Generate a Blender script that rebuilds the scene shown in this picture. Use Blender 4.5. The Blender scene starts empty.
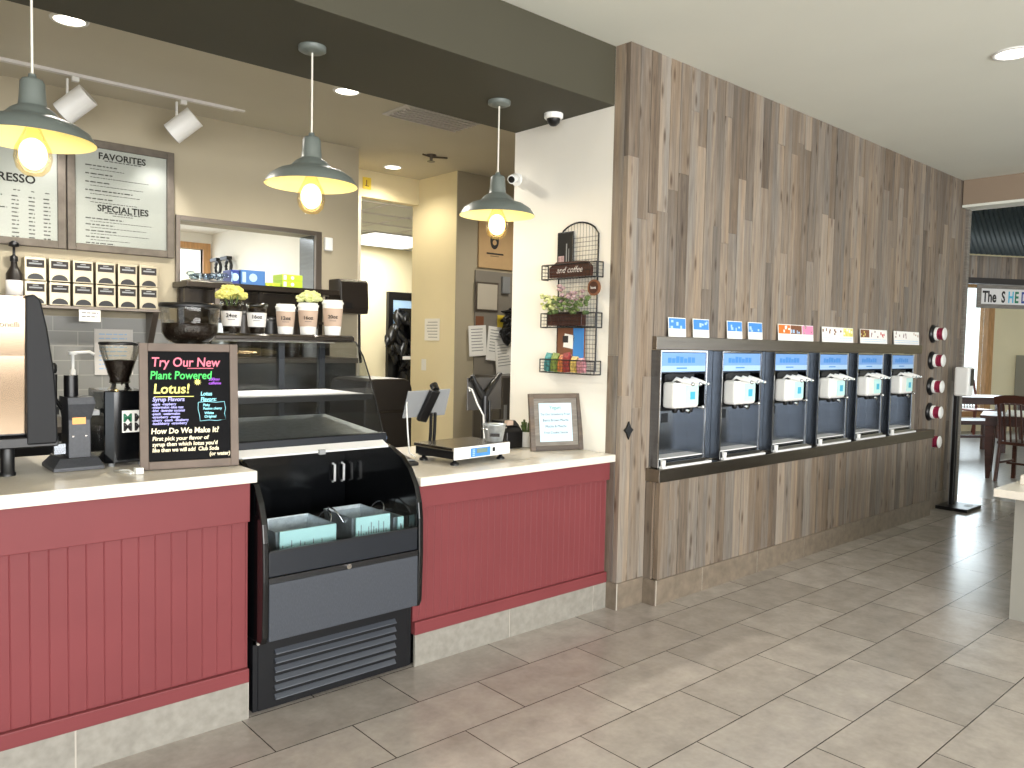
import bpy, bmesh, math, random
from math import sin, cos, pi, radians
from mathutils import Vector, Matrix, Euler
random.seed(7)
S = bpy.context.scene
COL = S.collection

# ------------------------------------------------------------------ camera
def setup_camera():
    yaw, pit, rol = radians(41.7046), radians(2.9786), radians(1.1887)
    fw = Vector((sin(yaw)*cos(pit), cos(yaw)*cos(pit), -sin(pit)))
    r0 = Vector((cos(yaw), -sin(yaw), 0)); u0 = r0.cross(fw)
    r = r0*cos(rol) + u0*sin(rol); u = u0*cos(rol) - r0*sin(rol)
    cd = bpy.data.cameras.new('camera'); cam = bpy.data.objects.new('camera', cd); COL.objects.link(cam)
    m = Matrix((r, u, -fw)).transposed().to_4x4(); m.translation = (0, 0, 1.48)
    cam.matrix_world = m
    cd.sensor_width = 36; cd.lens = 784.15/1024*36; cd.clip_end = 200
    S.camera = cam
setup_camera()

# ------------------------------------------------------------------ world, exposure, large lights
S.view_settings.view_transform = 'Standard'; S.view_settings.look = 'None'
S.view_settings.gamma = 1; S.view_settings.use_curve_mapping = False
S.view_settings.exposure = 0.0
W = bpy.data.worlds.new('World'); S.world = W; W.use_nodes = True
W.node_tree.nodes['Background'].inputs[0].default_value = (0.86, 0.94, 1.0, 1)
W.node_tree.nodes['Background'].inputs[1].default_value = 3.3
def area(name, loc, rot, sx, sy, power, color):
    l = bpy.data.lights.new(name, 'AREA'); l.shape = 'RECTANGLE'; l.size = sx; l.size_y = sy; l.energy = power; l.color = color
    o = bpy.data.objects.new(name, l); o.location = loc; o.rotation_euler = rot; COL.objects.link(o); return o
# area lamp as daylight from the unseen shop front added behind the photographer
area('storefront_daylight', (-0.6, -5.4, 1.6), (radians(90), 0, 0), 10.4, 2.2, 900, (1, 0.985, 0.96))
# daylight of the dining room window
area('dining_window_daylight', (15.85, 5.2, 1.6), (radians(90), 0, radians(150)), 1.4, 2.2, 62, (0.80, 0.93, 1.0))

# ------------------------------------------------------------------ materials
def lin(c):
    return tuple(((v/255)/12.92 if v/255 <= 0.04045 else ((v/255+0.055)/1.055)**2.4) for v in c) + (1,)
def mat(name, rgb, rough=0.5, metal=0.0, var=0.0, vscale=8.0, stretch=(1,1,1), bump=0.0, spec=0.5, emit=0, ecol=None, rgb2=None):
    m = bpy.data.materials.new(name); m.use_nodes = True
    nt = m.node_tree; b = nt.nodes['Principled BSDF']
    b.inputs['Base Color'].default_value = lin(rgb); b.inputs['Roughness'].default_value = rough
    b.inputs['Metallic'].default_value = metal; b.inputs['Specular IOR Level'].default_value = spec
    if emit:
        b.inputs['Emission Color'].default_value = lin(ecol or rgb); b.inputs['Emission Strength'].default_value = emit
    if var or bump or rgb2:
        tc = nt.nodes.new('ShaderNodeTexCoord'); mp = nt.nodes.new('ShaderNodeMapping'); mp.inputs['Scale'].default_value = stretch
        no = nt.nodes.new('ShaderNodeTexNoise'); no.inputs['Scale'].default_value = vscale; no.inputs['Detail'].default_value = 5
        nt.links.new(tc.outputs['Object'], mp.inputs[0]); nt.links.new(mp.outputs[0], no.inputs['Vector'])
        if var or rgb2:
            cr = nt.nodes.new('ShaderNodeValToRGB')
            c = lin(rgb); d = lin(rgb2) if rgb2 else None
            cr.color_ramp.elements[0].position = 0.3; cr.color_ramp.elements[1].position = 0.7
            cr.color_ramp.elements[0].color = tuple(v*(1-var) for v in c[:3]) + (1,)
            cr.color_ramp.elements[1].color = d if d else tuple(min(1, v*(1+var)) for v in c[:3]) + (1,)
            nt.links.new(no.outputs[0], cr.inputs[0]); nt.links.new(cr.outputs[0], b.inputs['Base Color'])
        if bump:
            bp = nt.nodes.new('ShaderNodeBump'); bp.inputs['Strength'].default_value = bump; bp.inputs['Distance'].default_value = 0.01
            nt.links.new(no.outputs[0], bp.inputs['Height']); nt.links.new(bp.outputs[0], b.inputs['Normal'])
    return m
def glass(name, tint=(240,242,240), gloss=0.0, rough=0.02, fmul=0.7):
    m = bpy.data.materials.new(name); m.use_nodes = True; nt = m.node_tree; nt.nodes.clear()
    out = nt.nodes.new('ShaderNodeOutputMaterial'); mx = nt.nodes.new('ShaderNodeMixShader')
    tr = nt.nodes.new('ShaderNodeBsdfTransparent'); tr.inputs[0].default_value = lin(tint)
    gl = nt.nodes.new('ShaderNodeBsdfGlossy'); gl.inputs['Roughness'].default_value = rough
    fr = nt.nodes.new('ShaderNodeFresnel'); fr.inputs[0].default_value = 1.45
    ad = nt.nodes.new('ShaderNodeMath'); ad.operation = 'MULTIPLY_ADD'; ad.inputs[1].default_value = fmul; ad.inputs[2].default_value = gloss*0.1
    nt.links.new(fr.outputs[0], ad.inputs[0]); nt.links.new(ad.outputs[0], mx.inputs[0])
    nt.links.new(tr.outputs[0], mx.inputs[1]); nt.links.new(gl.outputs[0], mx.inputs[2]); nt.links.new(mx.outputs[0], out.inputs[0])
    return m
def emis(name, rgb, s):
    m = bpy.data.materials.new(name); m.use_nodes = True; nt = m.node_tree; nt.nodes.clear()
    out = nt.nodes.new('ShaderNodeOutputMaterial'); e = nt.nodes.new('ShaderNodeEmission')
    e.inputs[0].default_value = lin(rgb); e.inputs[1].default_value = s; nt.links.new(e.outputs[0], out.inputs[0]); return m

def mat_tiles():
    m = bpy.data.materials.new('floor_tile'); m.use_nodes = True; nt = m.node_tree; N = nt.nodes; L = nt.links; b = N['Principled BSDF']
    tc = N.new('ShaderNodeTexCoord'); mp = N.new('ShaderNodeMapping')
    mp.inputs['Location'].default_value = (0.03, -1.05+0.3075*20, 0)
    L.new(tc.outputs['Object'], mp.inputs[0])
    br = N.new('ShaderNodeTexBrick'); br.offset = 0.5; br.offset_frequency = 2; br.squash = 1
    br.inputs['Scale'].default_value = 1; br.inputs['Mortar Size'].default_value = 0.0024; br.inputs['Mortar Smooth'].default_value = 0.1
    br.inputs['Brick Width'].default_value = 0.62; br.inputs['Row Height'].default_value = 0.3075; br.inputs['Bias'].default_value = -0.15
    br.inputs['Color1'].default_value = lin((178,171,164)); br.inputs['Color2'].default_value = lin((160,153,146)); br.inputs['Mortar'].default_value = lin((66,57,50))
    L.new(mp.outputs[0], br.inputs['Vector'])
    n1 = N.new('ShaderNodeTexNoise'); n1.inputs['Scale'].default_value = 7; n1.inputs['Detail'].default_value = 6; n1.inputs['Roughness'].default_value = 0.6
    n2 = N.new('ShaderNodeTexNoise'); n2.inputs['Scale'].default_value = 40; n2.inputs['Detail'].default_value = 6
    L.new(tc.outputs['Object'], n1.inputs['Vector']); L.new(tc.outputs['Object'], n2.inputs['Vector'])
    cr = N.new('ShaderNodeValToRGB'); cr.color_ramp.elements[0].position = 0.2; cr.color_ramp.elements[1].position = 0.8
    cr.color_ramp.elements[0].color = (0.72,0.71,0.70,1); cr.color_ramp.elements[1].color = (1.16,1.15,1.13,1)
    L.new(n1.outputs[0], cr.inputs[0])
    cr2 = N.new('ShaderNodeValToRGB'); cr2.color_ramp.elements[0].color = (0.86,0.86,0.86,1); cr2.color_ramp.elements[1].color = (1.1,1.1,1.1,1)
    L.new(n2.outputs[0], cr2.inputs[0])
    mx = N.new('ShaderNodeMix'); mx.data_type = 'RGBA'; mx.blend_type = 'MULTIPLY'; mx.inputs[0].default_value = 1
    L.new(br.outputs['Color'], mx.inputs[6]); L.new(cr.outputs[0], mx.inputs[7])
    mx2 = N.new('ShaderNodeMix'); mx2.data_type = 'RGBA'; mx2.blend_type = 'MULTIPLY'; mx2.inputs[0].default_value = 1
    L.new(mx.outputs[2], mx2.inputs[6]); L.new(cr2.outputs[0], mx2.inputs[7]); L.new(mx2.outputs[2], b.inputs['Base Color'])
    rr = N.new('ShaderNodeMapRange'); rr.inputs['To Min'].default_value = 0.17; rr.inputs['To Max'].default_value = 0.28
    L.new(n1.outputs[0], rr.inputs['Value']); L.new(rr.outputs[0], b.inputs['Roughness'])
    bp = N.new('ShaderNodeBump'); bp.inputs['Strength'].default_value = 0.25; bp.inputs['Distance'].default_value = 0.004; bp.invert = True
    L.new(br.outputs['Fac'], bp.inputs['Height']); L.new(bp.outputs[0], b.inputs['Normal'])
    return m
def mat_wood(name, c_dark, c_light, rough=0.6, axis='z', tone=True):
    # weathered boards: each face carries a 'tone' value of its own board
    m = bpy.data.materials.new(name); m.use_nodes = True; nt = m.node_tree; N = nt.nodes; L = nt.links; b = N['Principled BSDF']
    tc = N.new('ShaderNodeTexCoord'); mp = N.new('ShaderNodeMapping')
    mp.inputs['Scale'].default_value = {'z': (14,14,0.9), 'x': (0.9,14,14), 'y': (14,0.9,14)}[axis]
    at = N.new('ShaderNodeAttribute'); at.attribute_name = 'tone'
    sc = N.new('ShaderNodeVectorMath'); sc.operation = 'MULTIPLY_ADD'; sc.inputs[1].default_value = (37,37,37)
    L.new(at.outputs['Fac'], sc.inputs[0]); L.new(tc.outputs['Object'], sc.inputs[2]); L.new(sc.outputs[0], mp.inputs[0])
    n1 = N.new('ShaderNodeTexNoise'); n1.inputs['Scale'].default_value = 3.2; n1.inputs['Detail'].default_value = 10; n1.inputs['Roughness'].default_value = 0.7; n1.inputs['Distortion'].default_value = 0.4
    L.new(mp.outputs[0], n1.inputs['Vector'])
    ad = N.new('ShaderNodeMath'); ad.operation = 'MULTIPLY_ADD'; ad.inputs[1].default_value = 0.5
    L.new(at.outputs['Fac'], ad.inputs[0])
    ml = N.new('ShaderNodeMath'); ml.operation = 'MULTIPLY_ADD'; ml.inputs[1].default_value = 1.15; ml.inputs[2].default_value = -0.30
    L.new(n1.outputs[0], ml.inputs[0]); L.new(ml.outputs[0], ad.inputs[2])
    cr = N.new('ShaderNodeValToRGB'); e = cr.color_ramp.elements
    e[0].position = 0.08; e[0].color = lin(c_dark); e[1].position = 0.9; e[1].color = lin(c_light)
    mid = e.new(0.5); mid.color = tuple((a*0.55+c*0.45) for a, c in zip(lin(c_dark), lin(c_light)))
    L.new(ad.outputs[0], cr.inputs[0])
    # knots
    mp2 = N.new('ShaderNodeMapping'); mp2.inputs['Scale'].default_value = {'z': (15,15,4.2), 'x': (4.2,15,15), 'y': (15,4.2,15)}[axis]
    L.new(sc.outputs[0], mp2.inputs[0])
    vo = N.new('ShaderNodeTexVoronoi'); vo.inputs['Scale'].default_value = 1.0; L.new(mp2.outputs[0], vo.inputs['Vector'])
    kr = N.new('ShaderNodeValToRGB'); kr.color_ramp.elements[0].position = 0.07; kr.color_ramp.elements[0].color = (0.40,0.33,0.28,1)
    kr.color_ramp.elements[1].position = 0.24; kr.color_ramp.elements[1].color = (1,1,1,1)
    L.new(vo.outputs['Distance'], kr.inputs[0])
    mx = N.new('ShaderNodeMix'); mx.data_type = 'RGBA'; mx.blend_type = 'MULTIPLY'; mx.inputs[0].default_value = 1
    L.new(cr.outputs[0], mx.inputs[6]); L.new(kr.outputs[0], mx.inputs[7])
    # warm and grey weathering patches along the grain
    n2 = N.new('ShaderNodeTexNoise'); n2.inputs['Scale'].default_value = 0.9; n2.inputs['Detail'].default_value = 3; L.new(mp.outputs[0], n2.inputs['Vector'])
    hr = N.new('ShaderNodeValToRGB'); hr.color_ramp.elements[0].position = 0.35; hr.color_ramp.elements[1].position = 0.65
    hr.color_ramp.elements[0].color = (0.93,0.98,1.04,1); hr.color_ramp.elements[1].color = (1.12,1.0,0.86,1); L.new(n2.outputs[0], hr.inputs[0])
    mx3 = N.new('ShaderNodeMix'); mx3.data_type = 'RGBA'; mx3.blend_type = 'MULTIPLY'; mx3.inputs[0].default_value = 1
    L.new(mx.outputs[2], mx3.inputs[6]); L.new(hr.outputs[0], mx3.inputs[7])
    L.new(mx3.outputs[2], b.inputs['Base Color']); b.inputs['Roughness'].default_value = rough
    bp = N.new('ShaderNodeBump'); bp.inputs['Strength'].default_value = 0.15; bp.inputs['Distance'].default_value = 0.004
    L.new(n1.outputs[0], bp.inputs['Height']); L.new(bp.outputs[0], b.inputs['Normal'])
    return m
def mat_brick(name, c1, c2, mortar, w, h, rough=0.3, msize=0.003):
    m = bpy.data.materials.new(name); m.use_nodes = True; nt = m.node_tree; N = nt.nodes; L = nt.links; b = N['Principled BSDF']
    tc = N.new('ShaderNodeTexCoord'); mp = N.new('ShaderNodeMapping'); mp.inputs['Rotation'].default_value = (radians(-90),0,0)
    br = N.new('ShaderNodeTexBrick'); br.inputs['Scale'].default_value = 1; br.inputs['Mortar Size'].default_value = msize
    br.inputs['Brick Width'].default_value = w; br.inputs['Row Height'].default_value = h
    br.inputs['Color1'].default_value = lin(c1); br.inputs['Color2'].default_value = lin(c2); br.inputs['Mortar'].default_value = lin(mortar)
    L.new(tc.outputs['Object'], mp.inputs[0]); L.new(mp.outputs[0], br.inputs['Vector']); L.new(br.outputs[0], b.inputs['Base Color']); b.inputs['Roughness'].default_value = rough
    return m

M = dict(
 tiles=mat_tiles(),
 wood=mat_wood('weathered_wood', (74,65,58), (154,143,130)),
 rustic=mat_wood('rustic_frame_wood', (54,47,42), (112,100,90), axis='x'),
 darkwood=mat('dark_wood', (66,34,24), 0.35, var=0.3, vscale=6, stretch=(1,1,8)),
 redwood=mat('reddish_wood', (104,52,40), 0.35, var=0.25, vscale=6, stretch=(1,1,8)),
 pinewood=mat('pine_trim', (188,142,92), 0.5, var=0.2, vscale=6, stretch=(6,6,1)),
 boardsign=mat('driftwood_grey', (122,116,108), 0.7, var=0.25, vscale=9, stretch=(1,1,10)),
 white_wall=mat('white_paint', (240,236,226), 0.75, var=0.02, vscale=3),
 cream=mat('cream_paint', (234,222,186), 0.7, var=0.03, vscale=2),
 tan_wall=mat('tan_paint', (168,146,120), 0.8),
 taupe_wall=mat('taupe_paint', (171,161,138), 0.7, var=0.03, vscale=2),
 ceil=mat('ceiling_paint', (230,232,222), 0.8, var=0.02, vscale=1.5),
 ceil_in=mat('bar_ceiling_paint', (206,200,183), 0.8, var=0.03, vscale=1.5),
 soffit=mat('olive_soffit_paint', (66,63,49), 0.7, var=0.04, vscale=2),
 taupe=mat('taupe_beam_paint', (150,132,114), 0.7),
 red=mat('red_paint', (118,57,60), 0.45, var=0.05, vscale=3, spec=0.25),
 quartz=mat('white_quartz', (226,219,206), 0.22, var=0.03, vscale=60),
 basetile=mat('grey_base_tile', (140,136,128), 0.5, var=0.14, vscale=30), basebrown=mat('brown_base_tile', (122,110,96), 0.45, var=0.2, vscale=20),
 grout=mat('pale_grout', (178,172,162), 0.8),
 black=mat('black_plastic', (15,15,17), 0.35),
 blackgloss=mat('black_gloss', (12,13,15), 0.12),
 blackmatte=mat('black_powdercoat', (13,14,18), 0.5, spec=0.3, bump=0.05, vscale=300),
 charcoal=mat('charcoal_panel', (25,29,36), 0.4, spec=0.35),
 fabric=mat('charcoal_speckled_laminate', (57,61,69), 0.6, var=0.25, vscale=220, stretch=(3,1,0.4)),
 louver=mat('louver_metal', (70,74,82), 0.4, 0.2),
 steel=mat('brushed_steel', (128,133,140), 0.2, 1.0, var=0.1, vscale=3, stretch=(1,1,14)),
 steel_h=mat('brushed_steel_band', (138,130,120), 0.27, 1.0, var=0.08, vscale=3, stretch=(1,14,14)),
 darkslab=mat('bronze_black_slab', (48,42,36), 0.25, 0.4),
 steel_d=mat('dim_steel', (120,112,104), 0.35, 0.8),
 chrome=mat('chrome', (225,226,228), 0.1, 1.0),
 mirror=mat('polished_steel', (150,132,112), 0.14, 1.0),
 galv=mat('galvanized_steel', (190,196,200), 0.42, 0.75, var=0.15, vscale=40),
 white=mat('white_plastic', (238,238,235), 0.35),
 offwhite=mat('offwhite_paper', (226,223,220), 0.8),
 paper=mat('paper', (244,243,238), 0.85),
 graytext=mat('grey_print', (105,100,98), 0.8),
 darktext=mat('dark_print', (48,45,44), 0.8),
 greypaint=mat('sage_grey_enamel', (104,111,106), 0.4),
 shadein=mat('cream_enamel', (248,236,176), 0.5),
 cord=mat('white_cord', (226,222,210), 0.6),
 silver_strip=mat('silver_strip', (236,236,236), 0.4),
 greypl=mat('grey_plastic', (138,140,142), 0.45),
 greymid=mat('grey_hammered_paint', (58,60,65), 0.4, 0.2, var=0.15, vscale=120),
 greysteel=mat('fridge_steel', (88,85,82), 0.4, 0.5),
 glass=glass('clear_glass'),
 acrylic=glass('acrylic', (225,232,238), 0.2, 0.05),
 casegl=glass('case_glass', (216,218,218), 0.1, fmul=0.6),
 smoked=glass('smoked_hopper', (226,224,218), 0.15, fmul=0.6), lipglass=glass('lip_glass', (238,242,244), 0.0, fmul=0.35),
 beans=mat('coffee_beans', (36,24,17), 0.4, var=0.5, vscale=120, bump=0.6),
 choc=mat('dark_brown_plastic', (30,24,20), 0.35),
 cardboard=mat('kraft_board', (192,160,116), 0.8, var=0.05, vscale=10),
 tan_sleeve=mat('cup_sleeve_kraft', (190,166,147), 0.8),
 yellowfl=mat('pale_yellow_petals', (208,200,88), 0.7, rgb2=(242,236,150), vscale=40),
 greenfl=mat('pale_green_petals', (180,190,108), 0.7, rgb2=(228,230,176), vscale=40),
 pinkfl=mat('dusty_mauve_petals', (120,92,96), 0.7, rgb2=(206,180,180), vscale=40),
 leaf=mat('green_leaves', (52,74,36), 0.6, rgb2=(112,132,72), vscale=30),
 chalk=mat('chalkboard_slate', (17,17,19), 0.7, spec=0.1, var=0.15, vscale=10),
 chalkframe=mat('grey_brown_frame', (104,90,80), 0.6, var=0.15, vscale=9),
 frame_old=mat('aged_metal_frame', (98,90,80), 0.5, 0.3, var=0.2, vscale=14),
 blue=mat('blue_print', (70,140,214), 0.4), bluelt=mat('pale_blue_print', (172,206,240), 0.35), headblue=mat('header_blue', (118,164,226), 0.3), bluedk=mat('navy_print', (38,62,140), 0.4),
 cyan=mat('cyan_print', (70,180,214), 0.4), teal=mat('mint_card', (196,236,232), 0.6),
 sheetblue=mat('pale_blue_sheet', (196,222,240), 0.7),
 panelgrey=mat('grey_panel_paint', (132,126,116), 0.5),
 cartonblue=mat('carton_blue', (64,112,172), 0.5), agedpaper=mat('aged_paper', (192,184,168), 0.8),
 slate=mat('slate_blue_plastic', (92,112,146), 0.4),
 lime=mat('lime_carton', (178,206,52), 0.6), orange=mat('orange_print', (232,120,50), 0.6), pink=mat('pink_print', (240,140,180), 0.6),
 brownpr=mat('brown_print', (122,78,52), 0.6), yellow=mat('yellow_print', (238,210,70), 0.6), cherry=mat('cherry_red_cup', (190,52,92), 0.45), redpr=mat('red_print', (200,52,46), 0.6),
 c_pink=mat('chalk_pink', (240,130,150), 0.9), c_green=mat('chalk_green', (86,214,110), 0.9), c_yellow=mat('chalk_yellow', (250,240,140), 0.9),
 c_lav=mat('chalk_lavender', (186,184,250), 0.9), c_cyan=mat('chalk_cyan', (160,232,248), 0.9), c_purple=mat('chalk_purple', (176,100,230), 0.9), c_cream=mat('chalk_cream', (252,240,210), 0.9),
 subway=mat_brick('grey_subway_tile', (148,148,144), (140,140,137), (172,170,164), 0.30, 0.10),
 corr=mat('corrugated_roof', (58,66,68), 0.45, 0.4),
 darkbeam=mat('dark_beam', (44,38,34), 0.6),
 planks=mat('dining_plank_floor', (150,146,142), 0.28, var=0.2, vscale=5, stretch=(1,10,1)),
 gold=mat('gold_frame', (196,168,92), 0.35, 0.8), copper=mat('copper_plate', (176,120,70), 0.35, 0.7),
 tin=mat('tea_tin_gold', (170,160,138), 0.32, 0.8),
 greenlogo=mat('green_logo', (30,120,84), 0.5), greycab=mat('grey_cabinet', (150,148,140), 0.5),
 lampglow=emis('lamp_glow', (255,246,226), 7.0), bulb=emis('bulb_glow', (255,228,165), 6.0), panelglow=emis('fluorescent_glow', (255,255,250), 2.2), lcd=mat('lcd_screen', (120,140,132), 0.3),
 bulbglass=glass('bulb_glass', (255,246,224), 0.0, fmul=0.3),
)

# ------------------------------------------------------------------ mesh building
class MB:
    def __init__(s): s.v = []; s.f = []; s.mi = []; s.sm = []; s.tone = []
    def add(s, vs, fs, mi=0, smooth=False, tone=0.5):
        o = len(s.v); s.v += [tuple(x) for x in vs]
        for f in fs: s.f.append([i+o for i in f]); s.mi.append(mi); s.sm.append(smooth); s.tone.append(tone)
        return s
    def box(s, a, b, mi=0, tone=0.5, T=None):
        x0,y0,z0 = a; x1,y1,z1 = b
        vs = [(x0,y0,z0),(x1,y0,z0),(x1,y1,z0),(x0,y1,z0),(x0,y0,z1),(x1,y0,z1),(x1,y1,z1),(x0,y1,z1)]
        if T is not None: vs = [tuple(T @ Vector(v)) for v in vs]
        return s.add(vs, [(0,3,2,1),(4,5,6,7),(0,1,5,4),(1,2,6,5),(2,3,7,6),(3,0,4,7)], mi, False, tone)
    def prism(s, poly, axis, a, b, mi=0, T=None, smooth=False):
        # poly in the plane normal to axis: x->(y,z) y->(x,z) z->(x,y)
        def P(p, t): return {'x': (t,p[0],p[1]), 'y': (p[0],t,p[1]), 'z': (p[0],p[1],t)}[axis]
        n = len(poly); vs = [P(p,a) for p in poly] + [P(p,b) for p in poly]
        if T is not None: vs = [tuple(T @ Vector(v)) for v in vs]
        o = len(s.v)
        s.add(vs, [tuple(range(n))[::-1], tuple(range(n,2*n))], mi)
        for i in range(n): s.f.append([o+i, o+(i+1)%n, o+n+(i+1)%n, o+n+i]); s.mi.append(mi); s.sm.append(smooth); s.tone.append(0.5)
        return s
    def ring_loft(s, rings, mi=0, smooth=True, cap=True, closed=True):
        n = len(rings[0]); o = len(s.v)
        vs = [v for r in rings for v in r]; fs = []
        for k in range(len(rings)-1):
            for i in range(n if closed else n-1):
                j = (i+1) % n; fs.append((k*n+i, k*n+j, (k+1)*n+j, (k+1)*n+i))
        s.add(vs, fs, mi, smooth)
        if cap: s.add(rings[0], [tuple(range(n))[::-1]], mi); s.add(rings[-1], [tuple(range(n))], mi)
        return s
    def lathe(s, prof, c=(0,0,0), n=24, mi=0, cap=False, T=None):
        rings = []
        for r, z in prof:
            ring = [Vector((c[0]+r*cos(2*pi*i/n), c[1]+r*sin(2*pi*i/n), c[2]+z)) for i in range(n)]
            if T is not None: ring = [T @ v for v in ring]
            rings.append(ring)
        return s.ring_loft(rings, mi, True, cap)
    def tube(s, pts, r, n=8, mi=0, cap=True):
        pts = [Vector(p) for p in pts]; rings = []
        for i, p in enumerate(pts):
            d = (pts[min(i+1,len(pts)-1)] - pts[max(i-1,0)]).normalized()
            up = Vector((0,0,1)) if abs(d.z) < 0.95 else Vector((1,0,0))
            a = d.cross(up).normalized(); b = a.cross(d).normalized()
            rr = r[i] if isinstance(r, (list,tuple)) else r
            rings.append([p + a*rr*cos(2*pi*k/n) + b*rr*sin(2*pi*k/n) for k in range(n)])
        return s.ring_loft(rings, mi, True, cap)
    def cyl(s, p0, p1, r, n=16, mi=0, r1=None): return s.tube([p0,p1], [r, r if r1 is None else r1], n, mi)
    def ball(s, c, r, mi=0, n=10, m=6, sq=(1,1,1)):
        rings = []
        for k in range(m+1):
            t = pi*k/m; rr = max(0.001, sin(t))
            rings.append([Vector((c[0]+r*sq[0]*rr*cos(2*pi*i/n), c[1]+r*sq[1]*rr*sin(2*pi*i/n), c[2]-r*sq[2]*cos(t))) for i in range(n)])
        return s.ring_loft(rings, mi, True, False)
    def bar(s, p0, p1, w, h, mi=0):   # rectangular bar between two points
        p0, p1 = Vector(p0), Vector(p1); d = (p1-p0).normalized()
        up = Vector((0,0,1)) if abs(d.z) < 0.9 else Vector((0,1,0))
        a = d.cross(up).normalized()*w/2; b = a.cross(d).normalized()*h/2
        r = lambda p: [p-a-b, p+a-b, p+a+b, p-a+b]
        return s.ring_loft([r(p0), r(p1)], mi, False, True)
    def build(s, name, mats, parent=None, bevel=0, seg=2, wn=False):
        off = Vector((0,0,0)); q = parent
        while q is not None: off += q.location; q = q.parent
        me = bpy.data.meshes.new(name); me.from_pydata([tuple(Vector(v)-off) for v in s.v], [], s.f)
        for mm in (mats if isinstance(mats, (list,tuple)) else [mats]): me.materials.append(M[mm] if isinstance(mm, str) else mm)
        for i, p in enumerate(me.polygons): p.material_index = s.mi[i]; p.use_smooth = s.sm[i]
        if len(set(s.tone)) > 1:
            at = me.attributes.new('tone', 'FLOAT', 'FACE'); at.data.foreach_set('value', s.tone)
        bm = bmesh.new(); bm.from_mesh(me); bmesh.ops.recalc_face_normals(bm, faces=bm.faces); bm.to_mesh(me); bm.free()
        o = bpy.data.objects.new(name, me); COL.objects.link(o)
        if parent is not None: o.parent = parent
        if bevel:
            b = o.modifiers.new('bevel', 'BEVEL'); b.width = bevel; b.segments = seg; b.limit_method = 'ANGLE'; b.angle_limit = radians(35)
        return o
def tag(o, label, cat, group=None, kind=None):
    o['label'] = label; o['category'] = cat
    if group: o['group'] = group
    if kind: o['kind'] = kind
    return o
def thing(name, label, cat, loc=(0,0,0), group=None):
    o = bpy.data.objects.new(name, None); o.location = loc; o.empty_display_size = 0.1; COL.objects.link(o)
    return tag(o, label, cat, group)
def struct(o, label=None):
    o['kind'] = 'structure'
    if label: o['label'] = label
    return o
def kids(o): return [c for c in COL.objects if c.parent is o]
def dup(o, loc, label, rotz=None):
    r = o.copy(); COL.objects.link(r); r.location = loc; r['label'] = label
    if rotz is not None: r.rotation_euler.z = rotz
    for ch in kids(o):
        c = ch.copy(); COL.objects.link(c); c.parent = r
        for g in kids(ch):
            d = g.copy(); COL.objects.link(d); d.parent = c
    return r
def text(name, s, size, m, parent, loc, rot=(pi/2,0,0), align='LEFT', extrude=0.0006, sx=1.0, shear=0.0, valign='BOTTOM_BASELINE', offset=0.0):
    cu = bpy.data.curves.new(name, 'FONT'); cu.body = s; cu.size = size; cu.align_x = align; cu.extrude = extrude; cu.resolution_u = 3; cu.shear = shear; cu.offset = offset
    cu.space_line = 1.0
    to = bpy.data.objects.new(name, cu); COL.objects.link(to)
    bpy.context.view_layer.update()
    me = bpy.data.meshes.new_from_object(to.evaluated_get(bpy.context.evaluated_depsgraph_get()))
    bpy.data.objects.remove(to); me.materials.clear(); me.materials.append(M[m]); me.name = name
    off = Vector((0,0,0)); q = parent
    while q is not None: off += q.location; q = q.parent
    me.transform(Matrix.Translation(Vector(loc)-off) @ Euler(rot).to_matrix().to_4x4() @ Matrix.Diagonal((sx,1,1,1)))
    o = bpy.data.objects.new(name, me); COL.objects.link(o); o.parent = parent
    return o
def scribble(mb, x0, x1, z, h, y, n=None, mi=0, rnd=random):   # a line of small print: word-long strokes
    x = x0
    while x < x1:
        w = min(rnd.uniform(0.8, 2.6)*h*2, x1-x)
        mb.box((x, y, z), (x+w, y+0.0006, z+h), mi); x += w + h*0.9
    return mb

CZ = 3.12
# ------------------------------------------------------------------ setting
fl = struct(MB().box((-7,-6,-0.1), (8.9,11,0)).build('floor', 'tiles'), 'beige stone tile floor laid in staggered rows')
struct(MB().box((8.9,-6,-0.1), (24,11,-0.001)).build('floor_dining', 'planks'))
struct(MB().box((-7,-6,CZ), (8.4,2.93,CZ+0.1)).build('ceiling', 'ceil'))
struct(MB().box((-3,2.93,CZ), (8.4,9,CZ+0.1)).build('ceiling_bar', 'ceil_in'))
struct(MB().box((-3,2.93,2.80), (3.327,3.745,CZ)).build('trim_soffit', 'soffit', bevel=0.002))
struct(MB().box((3.327,2.93,0), (3.46,3.75,CZ)).build('wall_white', 'white_wall'))
struct(MB().box((3.47,2.90,0), (8.36,3.0,0.74)).box((3.47,2.95,1.47), (8.36,3.0,CZ)).build('wall_backing', 'white_wall'))

# unseen shop front added behind the photographer, piers and windows placed for the light
fb = MB().box((-7,-6.1,0), (8.9,-6,0.5)).box((-7,-6.1,2.65), (8.9,-6,CZ))
for x0, x1 in ((-7,-6.5),(-4.6,-4.2),(-2.3,-1.9),(0.0,0.4),(2.3,2.7),(4.6,8.9)): fb.box((x0,-6.1,0.5), (x1,-6,2.65))
fb.box((8.9,-6.1,0), (20,-6,0.5)).box((8.9,-6.1,2.65), (20,-6,3.7)).box((11.5,-6.1,0.5), (12,-6,2.65)).box((14.5,-6.1,0.5), (15,-6,2.65)).box((17.5,-6.1,0.5), (20,-6,2.65))
struct(fb.build('wall_shop_front_added', 'tan_wall'))
struct(MB().box((20,-6.1,0), (20.1,3.2,3.75)).build('wall_dining_right_added', 'cream'))  # unseen wall added to shut out daylight and darken the far floor
struct(MB().box((-7.1,-1.0,0), (-7,3.0,CZ)).build('wall_left', 'tan_wall'))

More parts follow.
